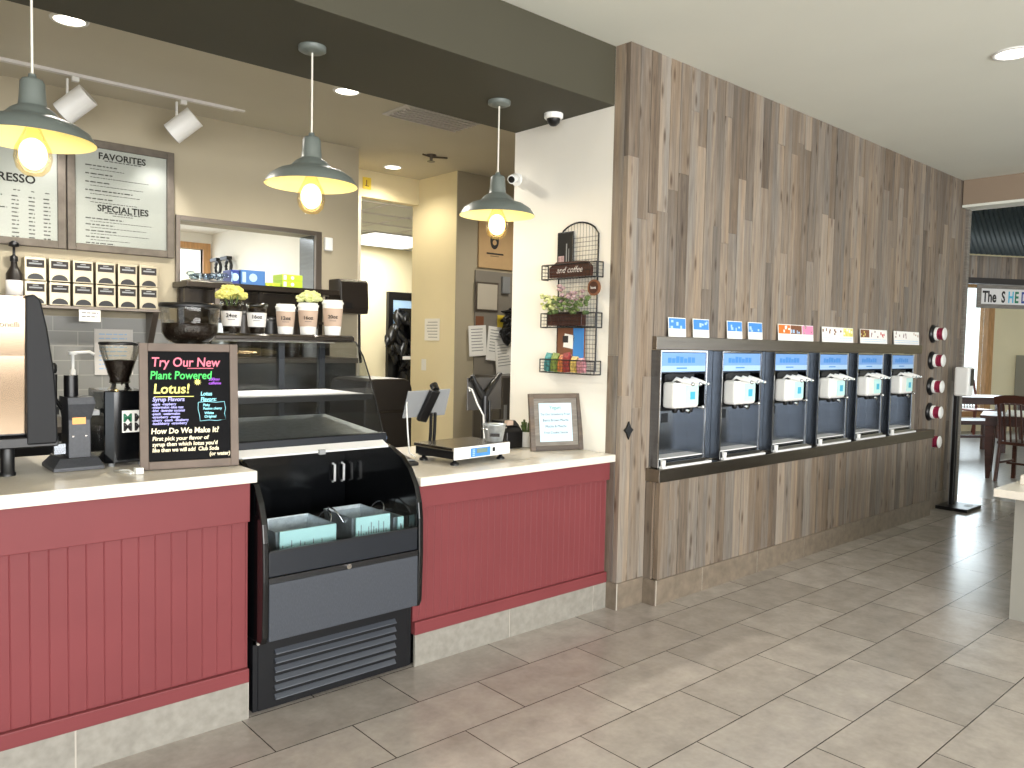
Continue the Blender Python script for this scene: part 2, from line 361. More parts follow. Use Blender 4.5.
# weathered board wall: boards as real geometry
def boards(mb, x0, x1, z0, z1, y, depth, w, faces='y', rnd=random):
    x = x0
    while x < x1-0.004:
        ww = min(w*rnd.choice((0.92,1.0,1.0,1.06)), x1-x)
        if x1-x-ww < 0.025: ww = x1-x
        z = z0
        while z < z1-0.001:
            L = rnd.uniform(0.5, 1.9) if z > z0 else rnd.uniform(0.25, 1.6)
            ze = min(z+L, z1)
            if z1-ze < 0.2: ze = z1
            t = min(1, max(0, rnd.gauss(0.5, 0.26))); d = rnd.uniform(0, 0.004)
            if faces == 'y': mb.box((x+0.0008, y-d, z+0.0004), (x+ww-0.0008, y+depth, ze-0.0004), tone=t)
            else: mb.box((y-d, x+0.0008, z+0.0004), (y+depth, x+ww-0.0008, ze-0.0004), tone=t)
            z = ze
        x += ww
r1 = random.Random(3)
wb = MB()
boards(wb, 3.327, 3.59, 0.15, CZ, 2.824, 0.03, 0.088, rnd=r1)
boards(wb, 3.59, 7.26, 1.465, CZ, 2.824, 0.03, 0.092, rnd=r1)
boards(wb, 7.26, 8.36, 0.15, CZ, 2.824, 0.03, 0.092, rnd=r1)
boards(wb, 2.856, 2.93, 0.15, CZ, 3.327, 0.02, 0.08, faces='x', rnd=r1)
struct(wb.build('wall_wood', 'wood'), 'weathered brown grey vertical plank wall')
wb = MB(); boards(wb, 3.575, 7.54, 0.145, 0.705, 2.735, 0.03, 0.092, rnd=r1)
boards(wb, 2.766, 2.82, 0.145, 0.705, 3.56, 0.015, 0.08, faces='x', rnd=r1)
struct(wb.build('wall_wainscot', 'wood'), 'projecting plank dado under the steel ledge')
# base tiles with pale joints
def base_run(mb, x0, x1, y, h, L=0.62, first=None):
    x = x0; k = 0
    while x < x1-0.001:
        e = min(x1, x + (first if (k == 0 and first) else L)); mb.box((x+0.003, y, 0), (e-0.003, y+0.012, h))
        mb.box((e-0.003, y+0.002, 0), (min(e+0.003,x1), y+0.012, h-0.001), 1); x = e; k += 1
b = MB(); base_run(b, 3.327, 3.56, 2.814, 0.15); b.box((3.317,2.814,0), (3.329,2.93,0.15))
base_run(b, 3.56, 7.545, 2.724, 0.145, first=0.45); b.box((3.548,2.724,0), (3.562,2.812,0.145)); b.box((3.555,2.7225,0), (3.561,2.727,0.146), 1)
base_run(b, 7.55, 8.36, 2.814, 0.15); b.box((3.318,2.8125,0), (3.326,2.816,0.151), 1)
struct(b.build('baseboard_wood_wall', ['basebrown','grout']))
# jamb at the end of the plank wall, dropped beam with white soffit edge
struct(MB().box((8.362,2.80,0), (8.43,3.0,2.859)).build('trim_jamb', 'boardsign'))
struct(MB().box((8.225,-6,2.885), (8.46,2.815,CZ)).build('trim_beam', 'taupe'))
struct(MB().box((8.215,-6,2.86), (8.46,2.815,2.884)).build('trim_beam_edge', 'ceil'))

# bar interior
def wall_with_hole(mb, x0, x1, z0, z1, hx0, hx1, hz0, hz1, y0, y1, mi=0):
    mb.box((x0,y0,z0), (hx0,y1,z1), mi); mb.box((hx1,y0,z0), (x1,y1,z1), mi)
    mb.box((hx0,y0,z0), (hx1,y1,hz0), mi); mb.box((hx0,y0,hz1), (hx1,y1,z1), mi)
    return mb
bw = MB(); wall_with_hole(bw, -1.8, 3.53, 0, CZ, 2.03, 3.12, 1.88, 2.34, 6.0, 6.25)
struct(bw.build('wall_bar', 'taupe_wall'))
struct(MB().box((-1.8,5.985,0.9), (1.99,6.0,1.60)).build('trim_splash_tile', 'subway'))
struct(MB().box((-1.9,2.9,0), (-1.8,6.3,CZ)).build('wall_bar_left_added', 'taupe_wall'))  # unseen wall added to block light at the left of the bar
struct(MB().box((3.40,6.69,2.865), (4.64,6.8,CZ)).build('wall_header', 'cream'))
struct(MB().box((4.64,6.061,0), (4.76,6.8,CZ)).build('wall_passage_side', 'cream'))
struct(MB().box((4.642,6.05,0), (6.6,6.06,CZ)).build('wall_office', 'taupe_wall'))
struct(MB().box((6.5,3.0,0), (6.6,6.06,CZ)).build('wall_bar_right', 'taupe_wall'))
struct(MB().box((3.85,6.69,0), (3.97,6.8,2.865)).build('trim_passage_jamb', 'white_wall'))
struct(MB().box((3.43,6.25,0), (3.53,6.8,CZ)).box((3.53,6.69,0), (3.86,6.8,2.87)).build('wall_passage_return', 'cream'))
struct(MB().box((3.6,10.2,0), (8.5,10.3,2.87)).build('wall_passage_end', 'cream'))
g = MB().box((3.6,6.8,2.872), (8.5,10.3,2.93))
for k in range(6): g.box((3.6,6.9+k*0.61,2.862), (8.5,6.925+k*0.61,2.871), 1)
for k in range(8): g.box((3.8+k*0.61,6.8,2.864), (3.825+k*0.61,10.2,2.8715), 1)
struct(g.build('ceiling_passage', ['ceil','offwhite']))
struct(MB().box((8.4,6.16,0), (8.5,10.3,2.93)).build('wall_passage_right', 'cream'))
struct(MB().box((3.50,9.1,0), (3.60,10.3,2.93)).build('wall_passage_left', 'cream'))
# kitchen behind the serving hatch
kb = MB(); wall_with_hole(kb, -0.5, 3.5, 0, 2.7, 2.2, 3.30, 1.2, 2.46, 9.0, 9.1)
struct(kb.build('wall_kitchen_end', 'white_wall'))
struct(MB().box((3.40,6.26,0), (3.46,9.0,2.7)).build('wall_kitchen_right', 'white_wall'))
struct(MB().box((-0.5,6.25,2.64), (3.5,9.1,2.7)).build('ceiling_kitchen', 'white_wall'))
struct(MB().box((-0.6,6.25,0), (-0.5,9.1,2.7)).build('wall_kitchen_left', 'white_wall'))

# ------------------------------------------------------------------ counters
def beadboard(mb, x0, x1, z0, z1, y, pitch=0.0555):
    poly = [(x0, y+0.02)]; n = max(1, round((x1-x0)/pitch)); p = (x1-x0)/n
    front = []
    for i in range(n):
        a = x0+i*p
        front += [(a, y), (a+p-0.009, y), (a+p-0.006, y+0.0022), (a+p-0.003, y)]
    front.append((x1, y)); poly = front + [(x1, y+0.03), (x0, y+0.03)]
    mb.prism(poly, 'z', z0, z1); return mb
def counter(label, x0, x1, ztop, ap, tr, bs, yb, pitch, first):
    t = thing('counter_cabinet', label, 'counter', (x0, 2.9, 0), 'red beadboard counters')
    beadboard(MB(), x0, x1, tr[1]-0.002, ap[0]+0.01, 2.905, pitch).build('beadboard_panel', 'red', t)
    MB().box((x0,2.882,ap[0]), (x1,2.92,ap[1])).build('apron_board', 'red', t, bevel=0.003)
    MB().box((x0,2.884,tr[0]), (x1,2.92,tr[1])).build('base_trim', 'red', t, bevel=0.004)
    b = MB(); base_run(b, x0, x1, 2.888, bs, first=first); b.build('base_tile', ['basetile','grout'], t)
    MB().box((x0,2.935,0), (x1,yb,ap[1])).build('carcass', 'black', t)
    return t
counter('red beadboard counter left of the black display case', -1.6, 1.238, 0.975, (0.775,0.93), (0.145,0.20), 0.145, 3.62, 0.0555, 2.235)
counter('red beadboard counter between display case and plank wall', 2.012, 3.316, 0.873, (0.728,0.832), (0.145,0.205), 0.145, 3.72, 0.0405, 0.58)
MB().box((-1.6,2.845,0.931), (1.25,3.70,0.976)).build('worktop', 'quartz', bevel=0.003)
o = COL.objects['worktop']; tag(o, 'white quartz worktop under the chalkboard and coffee grinders', 'worktop', 'white counter tops')
o = MB().box((2.008,2.848,0.833), (3.322,3.75,0.873)).build('worktop', 'quartz', bevel=0.003); tag(o, 'white quartz worktop under the scale and framed sign', 'worktop', 'white counter tops')

# ------------------------------------------------------------------ refrigerated display case
def display_case():
    t = thing('refrigerated_display_case', 'black curved refrigerated display case with glass pastry top and open cooler below', 'display case', (1.63,3.3,0))
    X0, X1 = 1.258, 2.0
    side = [(3.78,0.30),(3.78,1.0),(3.09,1.0),(3.045,0.99),(2.965,0.962),(2.90,0.914),(2.85,0.845),(2.822,0.77),(2.812,0.70),(2.808,0.55),(2.815,0.33),(2.83,0.302)]
    for a in (X0, X1-0.026): MB().prism(side, 'x', a, a+0.026).build('side_panel', 'blackgloss', t, bevel=0.006, seg=3)
    body = MB()
    body.box((X0,2.90,0.012), (X1,3.78,0.30)); body.box((X0+0.026,3.60,0.30), (X1-0.026,3.78,1.0)); body.box((X0+0.026,2.95,0.30), (X1-0.026,3.6,0.54))
    body.box((X0+0.026,3.11,0.985), (X1-0.026,3.78,1.0))
    body.build('body', 'blackmatte', t)
    MB().box((X0+0.03,3.45,0.54), (X1-0.03,3.599,0.985)).build('cavity_back', 'blackgloss', t)
    for x in (1.902, 1.952): MB().tube([(x,3.449,0.87),(x,3.43,0.865),(x,3.43,0.785),(x,3.449,0.78)], 0.006).build('handle_and_reflection', 'silver_strip', t)  # right-hand bar stands in for the reflection of the handle
    MB().box((X0+0.04,2.84,0.54), (X1-0.04,3.44,0.56)).build('cooler_deck', 'charcoal', t)
    # front panels
    MB().box((X0+0.027,2.818,0.562), (X1-0.027,2.84,0.66)).build('front_band', 'charcoal', t, bevel=0.004)
    lk = MB().box((X0+0.027,2.815,0.538), (X1-0.027,2.84,0.560)).build('lock_rail', 'black', t)
    MB().cyl((1.627,2.816,0.55), (1.627,2.806,0.55), 0.011, 20).build('lock', 'chrome', t)
    MB().box((X0+0.027,2.813,0.312), (X1-0.027,2.84,0.537)).build('front_panel', 'fabric', t, bevel=0.003)
    MB().box((X0+0.03,2.822,0.661), (X1-0.03,2.828,0.785)).build('glass_lip', 'lipglass', t)
    MB().box((X0+0.03,2.816,0.657), (X1-0.03,2.834,0.664)).build('lip_channel', 'black', t)
    # grille
    MB().box((X0+0.02,2.895,0.012), (X1-0.02,2.902,0.29)).build('grille_panel', 'blackmatte', t, bevel=0.002)
    for k in range(6):
        z = 0.046+k*0.0365
        lv = MB(); lv.prism([(2.894,z+0.018),(2.880,z+0.003),(2.879,z),(2.894,z+0.001)], 'x', 1.345, 1.91); lv.build('louver', 'louver', t)
    MB().box((X0,2.90,0.28), (X1,2.905,0.302)).build('kick_rail', 'black', t)
    MB().cyl((1.272,2.898,0.292),(1.272,2.878,0.292),0.008).build('hinge_pin', 'chrome', t)
    # silver visor strip
    MB().prism([(3.112,1.010),(3.062,0.990),(3.058,0.998),(3.108,1.020)], 'x', X0-0.004, X1-0.03).build('visor_strip', 'silver_strip', t)
    MB().box((1.617,3.048,0.984), (1.645,3.062,1.004)).build('visor_clip', 'greypl', t)
    # upper glass case
    up = [(3.13,1.015),(3.18,1.125),(3.245,1.265),(3.33,1.40),(3.40,1.468),(3.455,1.478)]
    g = MB()
    fr = [[Vector((X0+0.01,y,z)) for y,z in up],[Vector((X1-0.01,y,z)) for y,z in up]]
    n = len(up); g.add(fr[0]+fr[1], [(i,i+1,n+i+1,n+i) for i in range(n-1)], 0, True)
    g.build('curved_front_glass', 'casegl', t)
    for x in (X0+0.006, X1-0.006):
        g = MB(); g.add([(x,y,z) for y,z in up]+[(x,3.74,1.478),(x,3.74,1.015)], [tuple(range(len(up)+2))]); g.build('side_glass', 'casegl', t)
    for x in (X0+0.006, X1-0.006): MB().tube([(x,y-0.002,z) for y,z in up], 0.0035).build('glass_edge', 'black', t)
    tp = MB(); tp.prism([(3.43,1.474),(3.445,1.466),(3.80,1.466),(3.80,1.50),(3.45,1.50),(3.43,1.49)], 'x', X0-0.01, X1+0.005); MB().box((X0+0.05,3.53,1.4615), (X1-0.05,3.59,1.4655)).build('lamp_housing', 'offwhite', t); tp.build('top_slab', 'darkslab', t, bevel=0.003)
    MB().box((X0+0.012,3.24,1.205), (X1-0.012,3.68,1.222)).build('glass_shelf', 'steel_d', t, bevel=0.002)
    MB().box((X0+0.012,3.225,1.198), (X1-0.012,3.245,1.226)).build('shelf_nosing', 'black', t, bevel=0.002)
    MB().box((X0+0.03,3.28,1.2225), (X1-0.03,3.66,1.225)).build('shelf_liner', 'offwhite', t)
    dk = MB().prism([(3.16,1.046),(3.70,1.092),(3.70,1.001),(3.16,1.001)], 'x', X0+0.012, X1-0.012).build('display_deck', 'galv', t)
    MB().box((X0,3.118,1.001), (X1,3.16,1.050)).build('front_rail', 'charcoal', t, bevel=0.004)
    for x in (X0+0.01, 1.74, X1-0.035): MB().box((x,3.71,1.0), (x+0.03,3.745,1.47)).build('rear_post', 'charcoal', t)
    MB().box((X0,3.71,1.0), (X1,3.745,1.03)).build('rear_sill', 'black', t)
    MB().box((X0+0.04,3.72,1.03), (1.74,3.725,1.466)).box((1.77,3.728,1.03), (X1-0.036,3.733,1.466)).build('sliding_door', 'casegl', t)
    return t
display_case()
area('display_case_light', (1.63,3.56,1.461), (0,0,0), 0.62, 0.04, 4.5, (1,0.97,0.92))

def bin_box(loc, w, d, h, rz, label, tagcol=('teal',), handle=True):
    t = thing('metal_bin', label, 'bin', loc, 'metal bins in the open cooler'); 
    a = MB(); e = 0.012
    o = [(-w/2,-d/2),(w/2,-d/2),(w/2,d/2),(-w/2,d/2)]; k = 0.86
    def ring(s, z, ins=0): return [Vector((x*s-(ins if x>0 else -ins), y*s-(ins if y>0 else -ins), z)) for x,y in o]
    lx, ly, lz = loc
    R = [ring(k,0), ring(1,h), ring(1,h,0.004), ring(k,0.01,0.004)]
    R = [[v+Vector(loc) for v in r] for r in R]
    a.ring_loft(R, 0, False, True); a.build('bin_body', 'galv', t, bevel=0.001)
    if handle:
        hx = w/2
        MB().tube([Vector(loc)+Vector((hx+0.03*sin(pi*i/8)+0.002, 0.06*cos(pi*i/8), h-0.03+0.06*sin(pi*i/8))) for i in range(9)], 0.0035, 6).build('handle', 'chrome', t)
        MB().tube([Vector(loc)+Vector((-hx-0.03*sin(pi*i/8)-0.002, 0.06*cos(pi*i/8), h-0.03+0.06*sin(pi*i/8))) for i in range(9)], 0.0035, 6).build('handle', 'chrome', t)
    c = MB(); c.box((lx-w/2+0.01, ly-d/2-0.02, lz+h*0.4), (lx+w/2-0.01, ly-d/2-0.012, lz+h+0.004), 0)
    for i in range(12):
        x = lx-w/2+0.02+i*(w-0.04)/12; c.box((x, ly-d/2-0.0206, lz+h*0.52), (x+0.004, ly-d/2-0.02, lz+h*0.52+h*0.35*random.random()), 1)
    c.build('paper_card', ['teal','greypl'], t)
    t.rotation_euler.z = rz
    return t
bin_box((1.495,3.05,0.562), 0.27, 0.25, 0.145, 0.0, 'left galvanized bin with pale paper card in open cooler', handle=True)
bin_box((1.80,3.05,0.562), 0.19, 0.25, 0.155, 0.0, 'middle galvanized bin with wire handles in open cooler')
bin_box((1.945,3.02,0.562), 0.05, 0.18, 0.13, 0.0, 'narrow galvanized bin against right side of open cooler', handle=False)

# ------------------------------------------------------------------ left counter equipment
def chalkboard():
    w, h = 0.352, 0.475; K = 1.06
    t = thing('chalkboard_sign', 'framed chalkboard with coloured handwriting leaning on the left white worktop', 'chalkboard', (0,0,0))
    f = MB(); b = 0.030
    f.box((0,-0.012,0), (b,0.012,h)); f.box((w-b,-0.012,0), (w,0.012,h)); f.box((b,-0.012,0), (w-b,0.012,b)); f.box((b,-0.012,h-b), (w-b,0.012,h))
    f.build('frame', 'chalkframe', t, bevel=0.002)
    MB().box((b,-0.004,b), (w-b,0.006,h-b)).build('slate', 'chalk', t)
    y = -0.005
    def tx(s, size, m, x, z, al='LEFT', sx=1, sh=0.1, rot=0, off=0.0): text('chalk_lettering', s, size*1.08, m, t, ((x-0.006)*K,y,z), (pi/2,0,0) if not rot else (pi/2,rot,0), al, 0.0005, sx, sh, offset=off)
    tx('Try Our New', 0.046, 'c_pink', 0.045, 0.388, sx=0.86, off=0.0007)
    tx('Plant Powered', 0.040, 'c_green', 0.040, 0.340, sx=0.86, off=0.0007)
    tx('Lotus!', 0.048, 'c_yellow', 0.050, 0.286, sx=0.98, off=0.0009)
    tx('200mg\ncaffeine', 0.014, 'c_purple', 0.236, 0.334, off=0.0003)
    tx('Syrup Flavors', 0.020, 'c_lav', 0.048, 0.256, sx=0.95, off=0.0006)
    for i, s in enumerate(('-apple  -raspberry','-watermelon -blue razz','-kiwi  -lavender coconut','-peach  -watermelon','-strawberry  -mango','-cherry  -peach  -blueberry','-huckleberry  -strawberry')):
        tx(s, 0.0125, 'c_lav', 0.046, 0.241-i*0.0122, sx=0.86, off=0.0004)
    tx('Lotus\nFlavors:', 0.020, 'c_cyan', 0.208, 0.276, sx=0.86, off=0.0006)
    tx('Pinky\nPassion cherry', 0.0125, 'c_cyan', 0.216, 0.235, sx=0.86, off=0.0004); tx('White\nOriginal', 0.0125, 'c_cyan', 0.220, 0.204, off=0.0004)
    b_ = MB(); c = [(0.200,0.250),(0.230,0.253),(0.262,0.249),(0.290,0.252),(0.294,0.225),(0.290,0.205),(0.295,0.182),(0.262,0.178),(0.235,0.181),(0.206,0.178),(0.204,0.2),(0.199,0.225),(0.200,0.250)]
    b_.tube([((x-0.006)*K,y,z) for x,z in c], 0.0012, 5); b_.build('chalk_border', 'c_cyan', t)
    tx('How Do We Make It?', 0.0275, 'c_cream', 0.042, 0.134, sx=0.90, off=0.0007)
    for i, s in enumerate(('First pick your flavor of','syrup then which lotus you\'d','like then we will add  Club Soda\n                                        (or water)')):
        tx(s, 0.0195, 'c_cream', 0.046, 0.108-i*0.0215, sx=(0.99,0.94,0.86)[i], off=0.0005)
    u = MB(); u.box((0.168,y,0.380), (0.262,y+0.001,0.3825)); u.build('chalk_underline', 'c_pink', t); MB().box((0.05,y,0.272), (0.19,y+0.001,0.2745)).build('chalk_underline', 'c_yellow', t)
    st = []; 
    for i in range(20): r = 0.014 if i%2 == 0 else 0.007; st.append((0.204+r*cos(i*pi/10), 0.328+r*sin(i*pi/10)))
    MB().prism(st, 'y', y-0.0003, y+0.001).build('chalk_sun', 'c_yellow', t)
    t.location = (0.899,3.082,0.978); t.rotation_euler = (radians(-5),0,radians(-12.7))
    return t
chalkboard()

def espresso_machine():
    t = thing('espresso_machine', 'large espresso machine with mirror back panel and dark side wing at left edge', 'espresso machine', (0.35,3.3,0.976))
    MB().box((-0.15,3.22,1.11), (0.575,3.72,1.60)).build('body', 'black', t, bevel=0.01)
    MB().prism([(3.216,1.125),(3.204,1.40),(3.192,1.60),(3.219,1.60),(3.219,1.125)], 'x', -0.13, 0.555).build('mirror_panel', 'mirror', t)
    MB().box((-0.13,3.214,1.60), (0.575,3.60,1.612)).build('top_tray', 'mirror', t, bevel=0.003)
    wing = [(3.19,1.10),(3.185,1.50),(3.20,1.585),(3.235,1.615),(3.72,1.615),(3.75,1.45),(3.75,1.10)]
    wg = MB(); pr = [(0.556,1.085),(0.556,1.61),(0.582,1.618),(0.602,1.60),(0.622,1.50),(0.642,1.35),(0.650,1.22),(0.652,1.10),(0.648,1.085)]
    wg.prism(pr, 'y', 3.185, 3.72); wg.build('side_wing', 'blackmatte', t, bevel=0.006)
    MB().box((-0.15,3.19,1.075), (0.655,3.74,1.112)).build('base_tray', 'black', t, bevel=0.004)
    for x in (-0.05, 0.503):
        for y in (3.23, 3.66): MB().lathe([(0.026,0),(0.026,0.01),(0.022,0.014),(0.022,0.10)], (x,y,0.976), 20, cap=True).build('foot', 'black', t)
    MB().box((0.60,3.40,1.17), (0.70,3.46,1.20)).build('steam_block', 'black', t); MB().tube([(0.675,3.38,1.34),(0.665,3.36,1.25),(0.675,3.36,1.15),(0.68,3.38,1.03)], 0.007).build('steam_wand', 'black', t)
    MB().lathe([(0.012,0),(0.016,0.01),(0.016,0.03),(0.01,0.04)], (0.675,3.38,1.33), 14, cap=True).build('steam_knob', 'black', t)
    text('lettering', 'simonelli', 0.028, 'graytext', t, (0.44,3.194,1.50), (pi/2,0,0), extrude=0.0004)
espresso_machine()

def doser_grinder():
    t = thing('coffee_grinder', 'small dark grey grinder with copper plate and flared base beside espresso machine', 'coffee grinder', (0.72,3.28,0.976))
    def fr(z, a, b, c, d): return [Vector((a,c,z)), Vector((b,c,z)), Vector((b,d,z)), Vector((a,d,z))]
    MB().ring_loft([fr(0.978,0.640,0.808,3.20,3.40), fr(0.990,0.640,0.808,3.20,3.40), fr(1.02,0.665,0.795,3.225,3.38)], 0, False).build('base', 'greymid', t, bevel=0.002)
    MB().ring_loft([fr(1.02,0.700,0.775,3.25,3.36), fr(1.16,0.700,0.775,3.25,3.36), fr(1.22,0.695,0.79,3.235,3.38), fr(1.245,0.695,0.785,3.24,3.37)], 0, False).build('column', 'greymid', t, bevel=0.003)
    MB().box((0.712,3.2475,1.145), (0.757,3.2495,1.18)).build('maker_plate', 'copper', t)
    MB().cyl((0.722,3.31,1.245), (0.722,3.31,1.325), 0.024, 20).build('tamper_tube', 'black', t)
    MB().box((0.765,3.25,1.175), (0.806,3.36,1.195)).build('dosing_shelf', 'greypl', t, bevel=0.002)
    MB().box((0.655,3.27,1.03), (0.698,3.33,1.075)).build('portafilter_fork', 'steel', t, bevel=0.004)
    MB().tube([(0.69,3.31,1.20),(0.665,3.29,1.24),(0.66,3.28,1.33)], [0.008,0.007,0.011]).build('lever', 'black', t)
    for x in (0.715,0.757): MB().cyl((x,3.25,1.10), (x,3.246,1.10), 0.004, 10).build('screw', 'chrome', t)
doser_grinder()

def hopper_grinder(name, label, x, y, z, w, hb, rh, hh, lid, logo=True, wide=False):
    t = thing(name, label, 'coffee grinder', (x,y,z), 'coffee grinders with bean hoppers')
    b = MB(); b.prism([(x-w/2,y-0.08),(x-w/2+0.03,y-0.1),(x+w/2-0.03,y-0.1),(x+w/2,y-0.08),(x+w/2,y+0.15),(x-w/2,y+0.15)], 'z', z+0.012, z+hb); b.build('body', 'blackgloss', t, bevel=0.004)
    for dx in (-w/2+0.025, w/2-0.025):
        for dy in (-0.08, 0.13): MB().cyl((x+dx,y+dy,z), (x+dx,y+dy,z+0.013), 0.011, 12).build('foot', 'greypl', t)
    z0 = z+hb
    MB().lathe([(0.045,0),(0.035,0.012),(0.03,0.03)], (x,y,z0), 20, cap=True).build('collar', 'chrome', t)
    k = 0.9 if wide else 0.62
    prof = [(0.030,0.022),(0.038,0.028),(rh*k*0.8,0.045),(rh*k*0.95,0.06),(rh*(k+0.04),0.08),(rh*(k*0.5+0.5),hh*0.65),(rh*0.99,hh*0.9),(rh,hh)]
    MB().lathe(prof, (x,y,z0), 36).build('hopper', 'smoked', t)
    MB().lathe([(0.026,0.026),(0.034,0.031),(rh*k*0.77,0.049),(rh*k*0.92,0.063),(rh*(k+0.01),0.083),(rh*(k*0.5+0.46),hh*0.65),(0.001,hh*0.68)], (x,y,z0), 24).build('coffee_beans', 'beans', t)
    MB().lathe([(rh*1.02,hh),(rh*1.04,hh+0.006),(rh*1.02,hh+lid),(0.001,hh+lid+0.002)], (x,y,z0), 28, cap=True).build('lid', 'black', t)
    if logo:
        MB().box((x-0.02,y-0.103,z+0.13), (x+0.063,y-0.1005,z+0.215)).build('logo_plate', 'paper', t)
        for i, (s, m, dx, dz) in enumerate((('M','greenlogo',-0.017,0.172),('M','darktext',0.023,0.172),('M','darktext',-0.017,0.137),('M','darktext',0.023,0.137))):
            text('logo_letter', s, 0.043, m, t, (x+dx,y-0.1032,z+dz), align='LEFT', extrude=0.0005, offset=0.0015)
    return t
hopper_grinder('coffee_grinder', 'black grinder with bean hopper and letter logo left of chalkboard', 0.898, 3.33, 0.976, 0.155, 0.29, 0.072, 0.175, 0.012)
t = hopper_grinder('coffee_grinder', 'coffee grinder with wide clear bean hopper behind the chalkboard', 1.148, 3.27, 0.976, 0.15, 0.44, 0.114, 0.18, 0.018, logo=False, wide=True)

def pump_bottle():
    t = thing('pump_bottle', 'clear bottle with white pump behind the small grey grinder', 'bottle', (0.775,3.52,0.976))
    MB().lathe([(0.04,0),(0.042,0.02),(0.042,0.20),(0.015,0.25),(0.015,0.27)], (0.775,3.52,0.976), 18, cap=True).build('bottle', 'glass', t)
    MB().lathe([(0.018,0.27),(0.018,0.30),(0.012,0.31),(0.010,0.36),(0.006,0.365),(0.006,0.42),(0.018,0.424),(0.018,0.434)], (0.775,3.52,0.976), 14, cap=True).build('pump', 'white', t)
    MB().tube([(0.775,3.52,1.405),(0.83,3.49,1.41),(0.845,3.485,1.40)], 0.006).build('spout', 'white', t)
pump_bottle()
o = MB().tube([(0.885,3.03,0.981),(0.86,3.02,0.980),(0.865,3.10,0.980),(0.82,3.11,0.980),(0.85,3.02,0.980)], 0.004, 6).box((0.862,2.998,0.978), (0.887,3.028,1.0)).build('power_cord', 'white'); tag(o, 'white cord with plug lying by chalkboard corner', 'cord')

# ------------------------------------------------------------------ cups and flowers on the display case
def cup(x, h, r, kind, label, num):
    y, z = 3.56, 1.5005
    t = thing('paper_cup' if kind == 'paper' else 'plastic_cup', label, 'cup', (x,y,z), 'sample cups on the display case')
    body = 'white' if kind == 'paper' else 'smoked'
    MB().lathe([(r*0.72,0.0),(r*0.74,0.004),(r*0.97,h-0.012)], (x,y,z), 28, cap=True).build('cup_body', body, t)
    if kind == 'paper':
        MB().lathe([(r*1.0,h-0.014),(r*1.04,h-0.008),(r*1.02,h-0.002),(r*0.93,h),(r*0.92,h+0.008),(0.001,h+0.008)], (x,y,z), 28, cap=True).build('lid', 'white', t)
    else:
        MB().lathe([(r*0.99,h-0.014),(r*1.05,h-0.01),(r*1.05,h),(r*0.9,h+0.004)], (x,y,z), 28).build('rim', 'glass', t)
        MB().lathe([(r*0.70,0.005),(r*0.73,h*0.25),(0.001,h*0.26)], (x,y,z), 20, cap=True).build('dark_filling', 'beans', t)
        MB().lathe([(r*0.80,h*0.66),(r*0.90,h*0.86),(0.001,h*0.87)], (x,y,z), 20, cap=True).build('dark_filling', 'beans', t)
    k = lambda q: r*(0.74+0.23*q/(h-0.012))+0.001
    a, b = (h*0.27, h*0.80) if kind == 'paper' else (h*0.22, h*0.70)
    MB().lathe([(k(a),a),(k(b),b)], (x,y,z), 28).build('sleeve', 'tan_sleeve' if kind == 'paper' else 'offwhite', t)
    yy = y-k((a+b)/2)-0.003
    d = Vector((-x, -y, 0)).normalized(); ang = math.atan2(d.x, -d.y)
    ctr = Vector((x,y,0)) + d*(k(b)+0.001)
    text('size_lettering', num, 0.024, 'darktext', t, (ctr.x, ctr.y, z+h*0.50), (pi/2,0,ang), 'CENTER', 0.0005, offset=0.0006)
    s = MB(); s.box((-0.016,-0.0005,0), (0.016,0.0005,0.0025), T=Matrix.Translation((ctr.x,ctr.y,z+h*0.42)) @ Matrix.Rotation(ang,4,'Z')); s.build('small_print', 'graytext', t)
    return t
cup(1.437, 0.142, 0.050, 'plastic', 'clear cup with pale label holding yellow flowers, leftmost on display case', '24oz')
cup(1.558, 0.138, 0.048, 'plastic', 'clear cup with pale label and empty top on display case', '16oz')
cup(1.702, 0.136, 0.047, 'paper', 'shortest white paper cup with tan sleeve on display case', '12oz')
cup(1.820, 0.148, 0.050, 'paper', 'white paper cup holding pale green flowers on display case', '16oz')
cup(1.955, 0.168, 0.052, 'paper', 'tallest white paper cup, rightmost on display case', '20oz')
def flowers(name, label, c, r, n, m, seed, group, sq=(1,0.9,0.7)):
    rnd = random.Random(seed); t = thing(name, label, 'flowers', c, group)
    p = MB()
    for i in range(n):
        th = rnd.uniform(0,2*pi); ph = math.acos(rnd.uniform(-0.3,1)); rr = r*rnd.uniform(0.75,1.05)
        q = (c[0]+rr*sq[0]*sin(ph)*cos(th), c[1]+rr*sq[1]*sin(ph)*sin(th), c[2]+rr*sq[2]*cos(ph)+r*0.3)
        for k in range(4):
            a = k*pi/2+rnd.random(); p.ball((q[0]+0.008*cos(a), q[1]+0.008*sin(a), q[2]+rnd.uniform(-.004,.004)), 0.0105, 0, 6, 4, (1,1,0.6))
    p.build('petals', m, t)
    s = MB(); 
    for i in range(6): a = i*pi/3; s.tube([(c[0]+0.01*cos(a),c[1]+0.01*sin(a),c[2]-0.06),(c[0]+r*0.6*cos(a),c[1]+r*0.6*sin(a),c[2]+r*0.3)], 0.0025, 5)
    s.build('stems', 'leaf', t); return t
flowers('artificial_flowers', 'pale yellow hydrangea sprig in leftmost clear cup', (1.437,3.56,1.655), 0.058, 110, 'yellowfl', 1, 'flower sprigs on the display case')
flowers('artificial_flowers', 'pale green hydrangea sprig in white paper cup', (1.825,3.56,1.662), 0.050, 90, 'greenfl', 2, 'flower sprigs on the display case')

